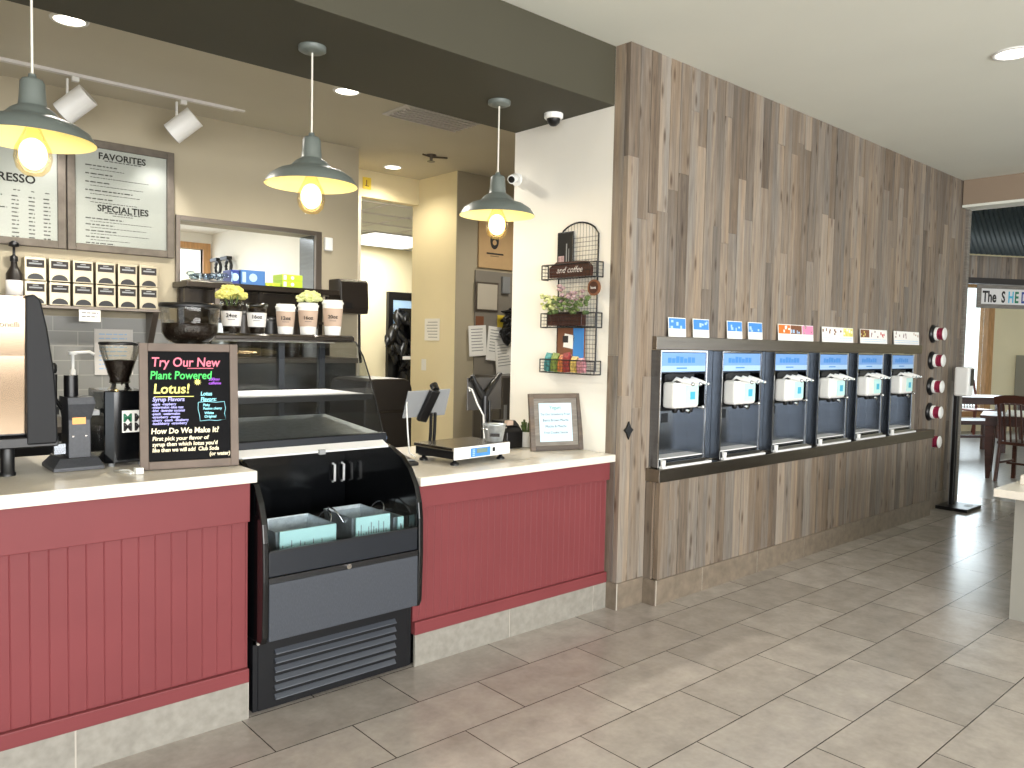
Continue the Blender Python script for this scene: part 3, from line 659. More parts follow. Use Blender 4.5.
# ------------------------------------------------------------------ right counter items
def scale():
    t = thing('counter_scale', 'low stainless platform scale with blue keypad on right worktop', 'scale', (2.5,3.2,0.873))
    T = Matrix.Translation((2.325,3.02,0)) @ Matrix.Rotation(radians(6),4,'Z')
    MB().box((0,0,0.902), (0.40,0.008,0.962), T=T).build('front_plate', 'silver_strip', t, bevel=0.002)
    MB().box((0.0,0.009,0.905), (0.40,0.29,0.945), T=T).build('chassis', 'black', t, bevel=0.003)
    MB().box((-0.004,0.009,0.946), (0.404,0.30,0.962), T=T).build('platform', 'steel_h', t, bevel=0.003)
    MB().box((0.11,-0.004,0.908), (0.25,-0.0005,0.952), T=T).build('keypad', 'blue', t, bevel=0.003)
    MB().box((0.15,-0.006,0.926), (0.225,-0.0045,0.948), T=T).build('display', 'lcd', t)
    for i in range(4): MB().box((0.12+0.0,-0.006,0.914+i*0.009), (0.135,-0.0045,0.919+i*0.009), T=T).build('key', 'bluelt', t)
    MB().box((0.268,-0.003,0.925), (0.285,-0.0005,0.945), T=T).build('power_switch', 'black', t)
    for x in (0.03,0.36):
        for y in (0.03,0.26):
            p = T @ Vector((x,y,0)); MB().lathe([(0.022,0),(0.022,0.010),(0.010,0.016),(0.008,0.034)], (p.x,p.y,0.8735), 16, cap=True).build('foot', 'black', t)
scale()
def bucket():
    c = (2.68,3.14,0.9625)
    t = thing('galvanized_bucket', 'small galvanized bucket with ring handles on the platform scale', 'bucket', c)
    MB().lathe([(0.044,0),(0.046,0.003),(0.060,0.085),(0.064,0.088),(0.061,0.09),(0.056,0.084),(0.043,0.006),(0.001,0.005)], c, 28, cap=False).build('bucket_body', 'galv', t)
    for s in (-1,1): MB().tube([(c[0]+s*(0.060+0.018*sin(pi*i/8)), c[1]+0.02*cos(pi*i/8), c[2]+0.068) for i in range(9)], 0.003, 6).build('handle', 'chrome', t)
    d = Vector((-c[0],-c[1],0)).normalized(); a = math.atan2(d.x,-d.y)
    MB().box((-0.022,-0.002,0.028), (0.028,0,0.045), T=Matrix.Translation(Vector(c)+d*0.055) @ Matrix.Rotation(a,4,'Z')).build('name_label', 'darktext', t)
bucket()
def tablet_stand():
    t = thing('tablet_stand', 'grey tablet on black pole stand with white cable behind the scale', 'tablet', (2.46,3.42,0.873))
    A = Matrix.Translation((2.44,3.42,1.15)) @ Matrix.Rotation(radians(-4),4,'Z') @ Matrix.Rotation(radians(24),4,'X') @ Matrix.Rotation(radians(-2),4,'Y')
    MB().box((-0.13,-0.004,-0.08), (0.13,0.004,0.08), T=A).build('tablet', 'greypl', t, bevel=0.003)
    MB().box((-0.028,-0.032,-0.10), (0.032,-0.0045,0.092), T=A @ Matrix.Rotation(radians(14),4,'Y')).build('clamp', 'black', t, bevel=0.008)
    MB().cyl(A @ Vector((0.03,-0.012,0.085)), A @ Vector((0.03,0.02,0.10)), 0.022, 14).build('clamp_knob', 'black', t)
    MB().tube([(2.45,3.39,1.10),(2.462,3.41,1.0),(2.462,3.42,0.885)], 0.009).tube([(2.475,3.39,1.10),(2.487,3.41,1.0),(2.487,3.42,0.885)], 0.009).build('pole', 'black', t)
    MB().lathe([(0.07,0),(0.07,0.008),(0.02,0.014)], (2.475,3.42,0.8735), 24, cap=True).build('stand_base', 'black', t)
    MB().tube([(2.315,3.42,1.16),(2.298,3.40,1.14),(2.295,3.38,1.0),(2.30,3.37,0.90),(2.33,3.36,0.879)], 0.004).build('charging_cable', 'white', t)
tablet_stand()
def tablet_stand_b():
    t = thing('tablet_stand', 'black V shaped tablet stand with grey screen back, beside receipt printer', 'tablet', (2.94,3.52,0.873))
    MB().box((2.815,3.545,1.085), (3.075,3.553,1.275)).build('tablet', 'greysteel', t, bevel=0.003)
    MB().tube([(2.925,3.535,1.16),(2.87,3.53,1.23),(2.835,3.53,1.29)], [0.026,0.020,0.014]).tube([(2.925,3.535,1.16),(3.00,3.53,1.24),(3.055,3.53,1.30)], [0.026,0.018,0.012]).build('holder_arm', 'black', t)
    MB().tube([(2.86,3.53,1.262),(2.82,3.53,1.265)], 0.012).build('clip', 'black', t)
    MB().tube([(2.925,3.52,1.17),(2.925,3.52,0.88)], 0.020).build('pole', 'black', t); MB().tube([(2.955,3.51,1.14),(2.955,3.51,0.88)], 0.008).build('pole', 'black', t)
    MB().lathe([(0.045,0),(0.045,0.008),(0.025,0.014)], (2.935,3.55,0.8735), 24, cap=True).build('stand_base', 'black', t)
    MB().tube([(2.765,3.46,1.205),(2.755,3.46,1.225),(2.78,3.46,1.215),(2.83,3.47,1.13),(2.885,3.48,1.06),(2.895,3.48,0.90)], 0.005).build('charging_cable', 'white', t)
tablet_stand_b()
t = thing('card_reader', 'black card reader with cable left of the platform scale', 'card reader', (2.16,3.2,0.873))
MB().prism([(3.14,0.8745),(3.14,0.89),(3.28,0.915),(3.28,0.8745)], 'x', 2.12, 2.20).build('body', 'black', t, bevel=0.004)
MB().box((2.13,3.16,0.897), (2.19,3.20,0.9)).build('screen', 'greypl', t)
MB().tube([(2.15,3.28,0.89),(2.13,3.34,0.93),(2.19,3.36,0.92),(2.22,3.30,0.885),(2.17,3.40,0.88),(2.25,3.44,0.879)], 0.006).build('cable', 'black', t)
t = thing('storage_box', 'slate blue box on right worktop beside display case corner', 'box', (2.16,3.55,0.873))
MB().box((2.08,3.50,0.8745), (2.24,3.64,0.96)).build('body', 'slate', t, bevel=0.006); MB().box((2.075,3.495,0.961), (2.245,3.645,0.98)).build('lid', 'slate', t, bevel=0.004)
def receipt_printer():
    t = thing('receipt_printer', 'black receipt printer by the white wall behind the bucket', 'printer', (3.06,3.42,0.873))
    MB().prism([(3.34,0.875),(3.34,0.97),(3.37,1.0),(3.50,1.0),(3.50,0.875)], 'x', 2.945, 3.07).build('body', 'black', t, bevel=0.006)
    MB().prism([(3.36,1.001),(3.40,1.03),(3.49,1.03),(3.49,1.001)], 'x', 2.952, 3.063).build('lid', 'black', t, bevel=0.004)
    MB().box((2.965,3.36,1.008), (3.01,3.385,1.034)).build('sticker', 'tan_sleeve', t)
receipt_printer()
def pen_pot():
    c = (3.125,3.37,0.8735); t = thing('plant_pot', 'white pot with small brown plant left of framed sign', 'pot', c)
    MB().lathe([(0.040,0),(0.046,0.008),(0.046,0.09),(0.042,0.09),(0.040,0.03),(0.001,0.03)], c, 22).build('pot', 'white', t)
    s = MB(); rn = random.Random(4)
    for i in range(16): a = rn.random()*6.28; s.tube([(c[0]+.01*cos(a),c[1]+.01*sin(a),c[2]+.06),(c[0]+.03*cos(a),c[1]+.03*sin(a),c[2]+.12+.04*rn.random())], [.004,.007], 5)
    s.build('sprigs', 'leaf', t)
pen_pot()
def framed_sign():
    w, h = 0.335, 0.325
    t = thing('framed_sign', 'rustic framed notice with pale blue print leaning on right worktop', 'sign', (0,0,0))
    f = MB(); b = 0.028
    for a in (((0,-.01,0),(b,.012,h)), ((w-b,-.01,0),(w,.012,h)), ((b,-.01,0),(w-b,.012,b)), ((b,-.01,h-b),(w-b,.012,h))): f.box(*a, tone=random.random())
    f.build('frame', 'rustic', t, bevel=0.002)
    MB().box((b,-.003,b), (w-b,.004,h-b)).build('mat_board', 'boardsign', t)
    MB().box((0.06,-.0045,0.05), (w-0.065,-.0032,h-0.055)).build('notice_sheet', 'sheetblue', t)
    for i, (s, z, sz) in enumerate((('Yogurt', 0.235, 0.022), ('Try Our Strawberry Fresh', 0.20, 0.015), ('Berry Brown Mocha', 0.165, 0.017), ('Mocha & Matcha', 0.13, 0.017), ('Fruit Cookie Sauces', 0.095, 0.016))):
        text('notice_lettering', s, sz*1.25, 'greenlogo' if i == 0 else 'darktext', t, (w/2-0.003,-.0047,z), align='CENTER', sx=0.95, extrude=0.0004)
    MB().bar((w/2,0.013,h*0.72), (w/2,0.11,0.035), 0.06, 0.006).build('easel_leg', 'darkwood', t)
    t.location = (3.005,3.20,0.8745); t.rotation_euler = (radians(-9),0,radians(-17))
framed_sign()

# ------------------------------------------------------------------ wire wall shelf and its contents
def wire_rack():
    t = thing('wire_wall_shelf', 'black wire wall shelf with three baskets on the white wall', 'wall shelf', (3.31,3.17,1.32))
    X = 3.318
    f = MB(); y0, y1 = 3.015, 3.325; zb, zt = 1.33, 2.11
    arc = [(y0,zt)] + [(y0+(y1-y0)*i/10, zt+0.075*sin(pi*i/10)**0.6) for i in range(1,10)] + [(y1,zt)]
    f.tube([(X,y0,zb)]+[(X,y,z) for y,z in arc]+[(X,y1,zb),(X,y0,zb)], 0.005, 6); f.build('outer_frame', 'black', t)
    g = MB()
    for i in range(1,13): y = y0+(y1-y0)*i/13; g.tube([(X,y,zb),(X,y,zt+0.075*sin(pi*i/13)**0.6-0.004)], 0.0012, 4)
    for i in range(1,31): z = zb+0.0255*i; g.tube([(X,y0,z),(X,y1,z)], 0.0012, 4)
    g.build('wire_grid', 'black', t)
    for z0, z1 in ((1.862,1.945),(1.578,1.66),(1.312,1.388)):
        b = MB(); ya, yb_, xa = 2.975, 3.415, 3.265
        for z in (z0,z1): b.tube([(X,ya,z),(xa,ya,z),(xa,yb_,z),(X,yb_,z)], 0.004, 6)
        for p in ((xa,ya),(xa,yb_),(X,ya),(X,yb_)): b.tube([(p[0],p[1],z0),(p[0],p[1],z1)], 0.004, 6)
        for i in range(1,16):
            y = ya+(yb_-ya)*i/16; b.tube([(X,y,z0),(xa,y,z0),(xa,y,z1)], 0.0011, 4)
        for k in (1,2,3): z = z0+(z1-z0)*k/4; b.tube([(X,ya,z),(xa,ya,z),(xa,yb_,z),(X,yb_,z)], 0.0011, 4)
        b.build('basket', 'black', t)
    return t
wire_rack()
RZ = -pi/2    # things facing -X
def facing_left(o, loc): o.location = loc; o.rotation_euler.z = RZ; return o
# local: x to the viewer's right -> world -Y... (front is -y)
t = thing('picture_card', 'black card with pink picture standing in the top basket', 'picture', (0,0,0))
MB().box((0,0,0), (0.13,0.01,0.27)).build('board', 'black', t, bevel=0.02, seg=3); MB().box((0.012,-0.001,0.03), (0.06,0,0.13)).build('pink_picture', 'pinkfl', t)
MB().box((0.075,-0.001,0.05), (0.083,0,0.20)).box((0.095,-0.001,0.02), (0.10,0,0.17)).build('silver_line', 'greypl', t)
facing_left(t, (3.303,3.33,1.868))
t = thing('wooden_sign', 'dark wood plaque with white script in the top basket', 'sign', (0,0,0))
MB().prism([(0,0),(0.33,0),(0.335,0.05),(0.30,0.085),(0.06,0.09),(0.0,0.06)], 'y', 0, 0.02).build('plaque', 'darkwood', t)
text('script_lettering', 'and coffee', 0.05, 'offwhite', t, (0.165,-0.001,0.025), align='CENTER', shear=0.35)
facing_left(t, (3.272,3.36,1.870))
t = thing('round_tag', 'round brown wooden tag hanging on the right of the rack', 'tag', (0,0,0))
MB().cyl((0,0,0), (0,0.012,0), 0.045, 24).build('disc', 'brownpr', t); MB().cyl((0,-0.001,0), (0,0,0), 0.034, 24).build('burnt_face', 'darkwood', t)
text('tag_lettering', 'love', 0.024, 'offwhite', t, (0,-0.002,-0.008), align='CENTER')
facing_left(t, (3.258,2.99,1.80))
t = thing('flower_box', 'brown box of pale green and mauve flowers in the middle basket', 'planter', (3.26,3.20,1.585))
MB().box((3.273,3.09,1.588), (3.312,3.37,1.668)).build('box', 'darkwood', t, bevel=0.003)
rn = random.Random(9)
for nm, m, ys, n, zz in (('green_blooms','greenfl',(3.25,3.35),40,1.72),('mauve_blooms','pinkfl',(3.06,3.24),30,1.77),('foliage','leaf',(2.98,3.34),70,1.70)):
    p = MB()
    for i in range(n):
        q = (3.275+rn.uniform(-.06,.02), rn.uniform(*ys)+0.03, zz+rn.uniform(-.04,.05)); p.ball(q, rn.uniform(.010,.017), 0, 6, 4, (1,1,0.7))
    p.build(nm, m, t)
t = thing('picture_collage', 'colourful photo card standing behind the lowest basket', 'picture', (0,0,0))
MB().box((0,0,0), (0.22,0.006,0.25)).build('card', 'brownpr', t); MB().box((0.13,-0.001,0.06), (0.215,0,0.245)).build('blue_page', 'blue', t); MB().box((0.03,-0.001,0.14), (0.11,0,0.22), T=Matrix.Rotation(radians(8),4,'Y')).build('white_page', 'paper', t); MB().box((0.045,-0.0016,0.16), (0.09,-0.001,0.2)).build('dark_photo', 'darktext', t); MB().box((0.01,-0.001,0.02), (0.12,0,0.09)).build('pink_page', 'pinkfl', t)
facing_left(t, (3.309,3.315,1.33))
rn = random.Random(5)
for nm, c in (('teal',(78,146,146)),('olive green',(128,146,72)),('orange',(196,116,64)),('dark red',(150,62,58)),('straw yellow',(206,178,98)),('dusty pink',(190,132,140))):
    i = len([o for o in COL.objects if o.name.startswith('snack_packet')]); y = 3.37-i*0.055; w = rn.uniform(.02,.026); h = rn.uniform(.085,.118)
    if 'packet_'+nm not in M: M['packet_'+nm] = mat('packet_foil_'+nm.replace(' ','_'), c, 0.35, var=0.5, vscale=60)
    T = Matrix.Translation((3.292,y,1.318)) @ Matrix.Rotation(rn.uniform(-.15,.15),4,'X')
    o = MB().ring_loft([[T @ Vector((dx*q,dy*q2,z)) for dx,dy in ((-.015,-w),(.015,-w),(.015,w),(-.015,w))] for q,q2,z in ((1,.9,0),(1.2,1,.04),(1.0,.95,h*.75),(.15,1,h))], 0, False).build('snack_packet', 'packet_'+nm)
    tag(o, '%s snack packet in the lowest basket of the wire rack' % nm, 'packet', 'snack packets in the lowest basket')

# ------------------------------------------------------------------ soft serve wall
t = thing('steel_surround', 'stainless backing behind the row of soft serve machines', 'surround', (3.6,2.83,0.78))
for i in range(6):
    x = 3.58+0.615*i+0.452
    MB().box((x, 2.826, 0.782), (min(x+0.160, 7.255), 2.84, 1.462)).build('filler_panel', 'steel', t)
o = MB().box((3.583,2.79,1.461), (7.36,2.823,1.537)).build('steel_fascia', 'steel_h', bevel=0.002); tag(o, 'long stainless fascia band above the soft serve machines', 'fascia')
o = MB().box((3.553,2.722,0.707), (7.552,2.823,0.781)).build('steel_ledge', 'steel_h', bevel=0.003); tag(o, 'long stainless drip ledge under the soft serve machines', 'ledge')
def machine():
    # local: x 0..0.42, y 0 = wall plane, front at -0.065, z 0 = ledge top
    t = thing('soft_serve_machine', 'x', 'soft serve machine', (0,0,0), 'soft serve machines in the plank wall')
    F, B, Wd, Hh = -0.066, 0.06, 0.45, 0.677
    c = MB()
    c.box((0,F,0.004), (0.012,B,Hh)); c.box((Wd-0.012,F,0.004), (Wd,B,Hh)); c.box((0.012,B-0.01,0.004), (Wd-0.012,B,Hh)); c.box((0.012,F,Hh-0.012), (Wd-0.012,B,Hh)); c.box((0.012,F,0.004), (Wd-0.012,B,0.05))
    c.build('cabinet', 'steel', t, bevel=0.002)
    e = MB(); e.box((-0.001,F-0.004,0.004), (0.006,F-0.0005,Hh)); e.box((Wd-0.006,F-0.004,0.004), (Wd+0.001,F-0.0005,Hh)); e.box((0.006,F-0.004,Hh-0.008), (Wd-0.006,F-0.0005,Hh)); e.build('edge_trim', 'chrome', t)
    h = MB().box((0.012,F,0.553), (Wd-0.012,F+0.02,Hh-0.013)).build('header_panel', 'headblue', t, bevel=0.002)
    p = MB()
    for k in range(7): x = 0.07+k*0.038; p.box((x,F-0.0012,0.605), (x+0.03,F-0.0002,0.625+0.022*random.random()))
    p.box((0.15,F-0.0018,0.570), (0.25,F-0.0012,0.578)); p.build('control_graphics', 'blue', h)
    MB().box((0.014,F-0.0011,0.555), (Wd-0.014,F-0.0003,0.588)).build('header_band', 'bluelt', h)
    MB().box((0.012,F+0.03,0.325), (Wd-0.08,B-0.011,0.54)).build('freezer_face', 'black', t, bevel=0.003)
    hd = MB().box((0.06,F-0.06,0.345), (0.30,F+0.03,0.495)).build('dispensing_head', 'white', t, bevel=0.018, seg=3)
    MB().box((0.165,F-0.063,0.365), (0.285,F-0.0605,0.475)).build('label', 'teal', hd); MB().box((0.205,F-0.065,0.395), (0.25,F-0.0632,0.44)).build('label', 'cyan', hd)
    for k in range(3):
        x = 0.105+k*0.075
        l = MB(); l.tube([(x,F-0.01,0.485),(x+0.004,F-0.035,0.515),(x+0.02,F-0.085,0.50),(x+0.03,F-0.12,0.488)], [0.013,0.012,0.010,0.008], 8); lv = l.build('lever', 'white', t)
        MB().cyl((x-0.016,F-0.04,0.49), (x+0.022,F-0.04,0.502), 0.012, 10).build('lever_pin', 'black', lv)
        MB().ball((x+0.032,F-0.125,0.487), 0.012, 0, 8, 6).build('lever_tip', 'chrome', lv)
        MB().lathe([(0.012,0.0),(0.017,0.01),(0.017,0.028)], (x,F-0.03,0.318), 10, cap=True).build('spout', 'black', t)
    MB().cyl((0.30,F-0.05,0.345), (0.345,F-0.05,0.345), 0.006, 8).ball((0.35,F-0.05,0.345), 0.013, 0, 8, 6).build('side_knob', 'chrome', t)
    MB().cyl((0.17,F-0.066,0.33), (0.17,F-0.085,0.325), 0.011, 10).build('front_knob', 'chrome', t)
    MB().prism([(0.05,0.50),(0.22,0.505),(0.30,0.525),(0.11,0.545),(0.05,0.535)], 'y', F+0.004, F+0.03).build('pivot_bracket', 'black', t)
    MB().box((0.175,B-0.0118,0.245), (0.235,B-0.0102,0.30)).build('vent_square', 'black', t)
    MB().box((0.012,F+0.005,0.05), (Wd-0.012,B-0.011,0.056)).build('recess_shelf', 'silver_strip', t)
    tr = MB(); tr.box((0.04,F-0.028,0.018), (Wd-0.02,F-0.016,0.036)); tr.box((0.04,F-0.016,0.018), (0.052,F-0.005,0.036)); tr.box((Wd-0.032,F-0.016,0.018), (Wd-0.02,F-0.005,0.036)); tr.build('drip_tray_rail', 'chrome', t)
    MB().box((0.01,F-0.032,0.001), (Wd+0.04,F-0.005,0.014)).build('drip_tray', 'silver_strip', t, bevel=0.002)
    MB().lathe([(0.013,0),(0.016,0.034),(0.012,0.034),(0.010,0.004)], (0.03,F-0.017,0.0145), 14).build('tray_peg', 'white', t)
    return t
m0 = machine()
ords = ('nearest soft serve machine, first from the wire rack end','second soft serve machine from the near end, under two blue tags','third soft serve machine from the near end of the row','fourth soft serve machine from the near end of the row','fifth soft serve machine, with paper strip inside, next to last','farthest soft serve machine beside the cup dispensers')
for i, lb in enumerate(ords):
    L = (3.58+0.615*i, 2.824, 0.781)
    if i == 0: m0.location = L; m0['label'] = lb
    else: dup(m0, L, lb)
o = MB().box((6.10,2.866,1.02), (6.15,2.870,1.14)).build('paper_strip', 'paper'); tag(o, 'white paper strip taped inside the fifth soft serve machine', 'paper')

def flavor_card(x0, x1, label, cols, seed):
    rn = random.Random(seed); t = thing('flavor_card', label, 'flavor card', (x0,2.81,1.538), 'flavor cards on the steel fascia')
    T = Matrix.Translation((x0,2.80,1.538)) @ Matrix.Rotation(radians(-4),4,'X'); w = x1-x0; h = 0.112
    MB().box((0,0,0), (w,0.004,h), T=T).build('card', 'paper', t)
    for k, c in enumerate(cols):
        a = w*k/len(cols)+0.004; bb = w*(k+1)/len(cols)-0.004
        p = MB()
        p.box((a,-0.0008,h*0.42), (bb,-0.0001,h*0.96), 0, T=T)
        for q in range(4):
            u = rn.uniform(a, bb-0.02); z = rn.uniform(h*0.40, h*0.8); p.box((u,-0.0014,z), (u+rn.uniform(.012,.025),-0.0008,z+rn.uniform(.01,.025)), 1, T=T)
        p.build('picture', c, t)
    s = MB()
    for k in range(2):
        x = 0.01
        while x < w-0.03: ww = rn.uniform(.012,.03); s.box((x,-0.0008,h*(.12+.14*k)), (x+ww,-0.0001,h*(.16+.14*k)), T=T); x += ww+.006
    s.build('small_print', 'bluelt', t)
flavor_card(3.706, 3.872, 'blue and white flavor card, nearest on the steel band', [('blue','bluelt')], 1)
flavor_card(3.945, 4.110, 'second blue and white flavor card from the near end', [('blue','bluelt')], 2)
flavor_card(4.308, 4.478, 'third blue and white flavor card from the near end', [('blue','bluelt')], 3)
flavor_card(4.55, 4.72, 'fourth blue and white flavor card, right before the picture cards', [('blue','bluelt')], 4)
flavor_card(4.925, 5.41, 'card with orange, brown and pink pictures on the steel band', [('orange','paper'),('brownpr','bluelt'),('pink','pinkfl')], 5)
flavor_card(5.545, 6.04, 'card with brown treats and pale yellow picture', [('paper','brownpr'),('paper','brownpr'),('yellowfl','paper')], 6)
flavor_card(6.165, 6.655, 'card with dark brown picture and two pale ones', [('brownpr','yellowfl'),('paper','pinkfl'),('paper','redpr')], 7)
flavor_card(6.795, 7.315, 'farthest flavor card with pale pink pictures', [('paper','pinkfl'),('paper','pinkfl'),('paper','tan_sleeve')], 8)

def cup_disp():
    t = thing('cup_dispenser', 'x', 'cup dispenser', (0,0,0), 'round cup dispensers on the plank wall')
    T = Matrix.Rotation(radians(90),4,'X')     # axis -> -Y
    MB().lathe([(0.083,0),(0.083,0.012),(0.062,0.03),(0.055,0.03)], (0,0,0), 28, cap=True, T=T).build('flange', 'black', t)
    MB().lathe([(0.060,0.03),(0.060,0.05),(0.052,0.052)], (0,0,0), 28, T=T).build('collar_ring', 'white', t)
    c = MB()
    for k in range(3): z = 0.045+k*0.018; c.lathe([(0.047,z),(0.053,z+0.014),(0.055,z+0.016),(0.053,z+0.018)], (0,0,0), 24, T=T)
    c.build('cup_stack', 'cherry', t)
    MB().lathe([(0.054,0.099),(0.057,0.103),(0.05,0.107),(0.001,0.107)], (0,0,0), 24, cap=True, T=T).build('end_cup', 'white', t)
    return t
d0 = cup_disp()
for i, (z, lb) in enumerate(((1.645,'topmost round cup dispenser holding cherry red cups'),(1.402,'second cup dispenser from the top'),(1.165,'third cup dispenser from the top, middle of five'),(0.93,'fourth cup dispenser from the top, just above ledge end'),(0.66,'lowest cup dispenser beside the steel ledge end'))):
    L = (7.66,2.820,z)
    if i == 0: d0.location = L; d0['label'] = lb
    else: dup(d0, L, lb)
o = MB().prism([(3.385,1.06),(3.402,1.025),(3.425,1.01),(3.402,0.99),(3.385,0.955),(3.368,0.99),(3.345,1.01),(3.368,1.025)], 'y', 2.808, 2.819).build('iron_ornament', 'black', bevel=0.003); tag(o, 'small dark iron diamond ornament on the plank pillar', 'ornament')

def sanitizer():
    c = (8.10,2.69); t = thing('sanitizer_stand', 'white hand sanitizer dispenser on black pole stand at wall end', 'sanitizer dispenser', (c[0],c[1],0))
    T = Matrix.Translation((c[0],c[1],0))
    MB().box((-0.19,-0.15,0.001), (0.19,0.15,0.032), T=T).build('base_plate', 'black', t, bevel=0.004)
    MB().box((-0.045,0.03,0.032), (-0.02,0.06,1.10), T=T).box((0.0,0.03,0.032), (0.025,0.06,1.10), T=T).build('pole', 'black', t, bevel=0.003)
    MB().box((-0.045,0.061,0.032), (0.03,0.067,1.3), T=T).build('back_rail', 'greypl', t)
    MB().box((-0.075,-0.07,1.07), (0.07,0.058,1.345), T=T).build('dispenser_body', 'white', t, bevel=0.02, seg=3)
    MB().box((-0.035,-0.076,1.17), (0.05,-0.0705,1.33), T=T).build('dark_window', 'black', t, bevel=0.004)
    MB().box((0.0,-0.11,0.0325), (0.08,-0.06,0.034), T=T).build('sticker', 'greypl', t)
sanitizer()

# ------------------------------------------------------------------ pendants
def pendant():
    t = thing('pendant_lamp', 'x', 'pendant lamp', (0,0,0), 'grey enamel pendants under the soffit')
    MB().lathe([(0.062,2.80),(0.062,2.782),(0.052,2.776),(0.01,2.772)], (0,0,0), 28, cap=True).build('canopy', 'greypaint', t)
    MB().cyl((0,0,2.774), (0,0,2.405), 0.0045, 8).build('cord', 'cord', t)
    MB().lathe([(0.012,2.415),(0.014,2.402),(0.034,2.395),(0.040,2.385),(0.043,2.335),(0.046,2.305),(0.050,2.297)], (0,0,0), 28, cap=True).build('neck', 'greypaint', t)
    MB().lathe([(0.048,2.300),(0.072,2.285),(0.088,2.268),(0.098,2.258),(0.145,2.243),(0.185,2.217),(0.204,2.187),(0.208,2.180)], (0,0,0), 48).build('shade', 'greypaint', t)
    MB().lathe([(0.045,2.296),(0.070,2.280),(0.086,2.263),(0.098,2.253),(0.143,2.238),(0.182,2.213),(0.201,2.183),(0.207,2.179)], (0,0,0), 48).build('shade_lining', 'shadein', t)
    b = MB().lathe([(0.020,2.235),(0.034,2.20),(0.058,2.15),(0.063,2.115),(0.054,2.078),(0.032,2.055),(0.001,2.050)], (0,0,0), 24).build('bulb', 'bulbglass', t)
    MB().ball((0,0,2.130), 0.046, 0, 16, 12, (1,1,1.25)).build('filament_glow', 'bulb', b)
    return t
p0 = pendant()
for i, (x, lb) in enumerate(((0.595,'grey pendant lamp at left edge in front of menu board'),(1.711,'middle grey pendant lamp hanging above the display case'),(2.827,'right grey pendant lamp hanging near the white wall'))):
    L = (x+(0.014 if i == 0 else 0),3.325,0)
    if i == 0: p0.location = L; p0['label'] = lb
    else: dup(p0, L, lb)
    l = bpy.data.lights.new('pendant_light', 'POINT'); l.energy = 7; l.color = (1,0.84,0.6); l.shadow_soft_size = 0.05
    lo = bpy.data.objects.new('pendant_light', l); lo.location = (x,3.325,2.10); COL.objects.link(lo)

def can_light(loc, label, power, col=(1,0.94,0.83), r=0.09, spot=150):
    t = thing('recessed_light', label, 'ceiling light', (loc[0],loc[1],CZ), 'round recessed ceiling lights')
    z = loc[2]
    MB().lathe([(r*1.25,0),(r*1.22,-0.006),(r,-0.008),(r*0.98,0.0)], (loc[0],loc[1],z), 32).build('trim_ring', 'white', t)
    MB().lathe([(r*0.99,-0.004),(0.001,-0.005)], (loc[0],loc[1],z), 32).build('lens', 'lampglow', t)
    l = bpy.data.lights.new('can_light', 'SPOT'); l.energy = power; l.color = col; l.spot_size = radians(spot); l.spot_blend = 0.6; l.shadow_soft_size = r
    lo = bpy.data.objects.new('can_light', l); lo.location = (loc[0],loc[1],z-0.02); COL.objects.link(lo)
can_light((4.93,1.47,CZ), 'recessed ceiling light at right edge above the soft serve side', 45, (1,0.96,0.88), r=0.085)
can_light((1.03,4.69,CZ), 'recessed light above the menu boards, upper left', 190, r=0.075)
can_light((2.66,4.68,CZ), 'recessed light half behind the soffit near the middle pendant', 190, r=0.075)
can_light((4.12,6.38,CZ), 'recessed light above the passage doorway', 40, (1,0.88,0.66), r=0.075)

can_light((5.2,5.0,CZ), 'added unseen recessed light behind the white wall, brightening the office wall', 90, r=0.075)  # unseen lamp and fixture added to brighten the office wall

# track with two heads
t = thing('track_light', 'white ceiling track with two cylinder spotlights aimed at the menus', 'track light', (1.5,5.62,CZ))
MB().box((-0.6,5.60,CZ-0.02), (2.28,5.64,CZ-0.001)).build('track_rail', 'offwhite', t); MB().box((2.281,5.605,CZ-0.012), (2.36,5.635,CZ-0.001)).build('feed_end', 'offwhite', t)
for x, ax in ((1.265,0.30),(1.93,0.30)):
    y = 5.62
    MB().box((x-0.02,y-0.015,CZ-0.05), (x+0.02,y+0.015,CZ-0.021)).build('adapter', 'white', t)
    MB().box((x-0.052,y-0.012,CZ-0.23), (x-0.040,y+0.012,CZ-0.04)).build('yoke', 'white', t, bevel=0.003)
    d = Vector((-0.62, 0.42, -0.62)).normalized(); c = Vector((x,y,CZ-0.19))
    hd = MB().cyl(c-d*0.10, c+d*0.10, 0.075, 28).build('spot_head', 'white', t)
    MB().cyl(c+d*0.101, c+d*0.104, 0.068, 28).build('spot_lens', 'greypl', hd)
    l = bpy.data.lights.new('track_spot', 'SPOT'); l.energy = 36; l.color = (1,0.97,0.95); l.spot_size = radians(70); l.spot_blend = 0.7; l.shadow_soft_size = 0.06
    lo = bpy.data.objects.new('track_spot', l); lo.location = c+d*0.12; lo.rotation_euler = Vector((0.0,0.3,-0.62)).to_track_quat('-Z','Y').to_euler(); COL.objects.link(lo)
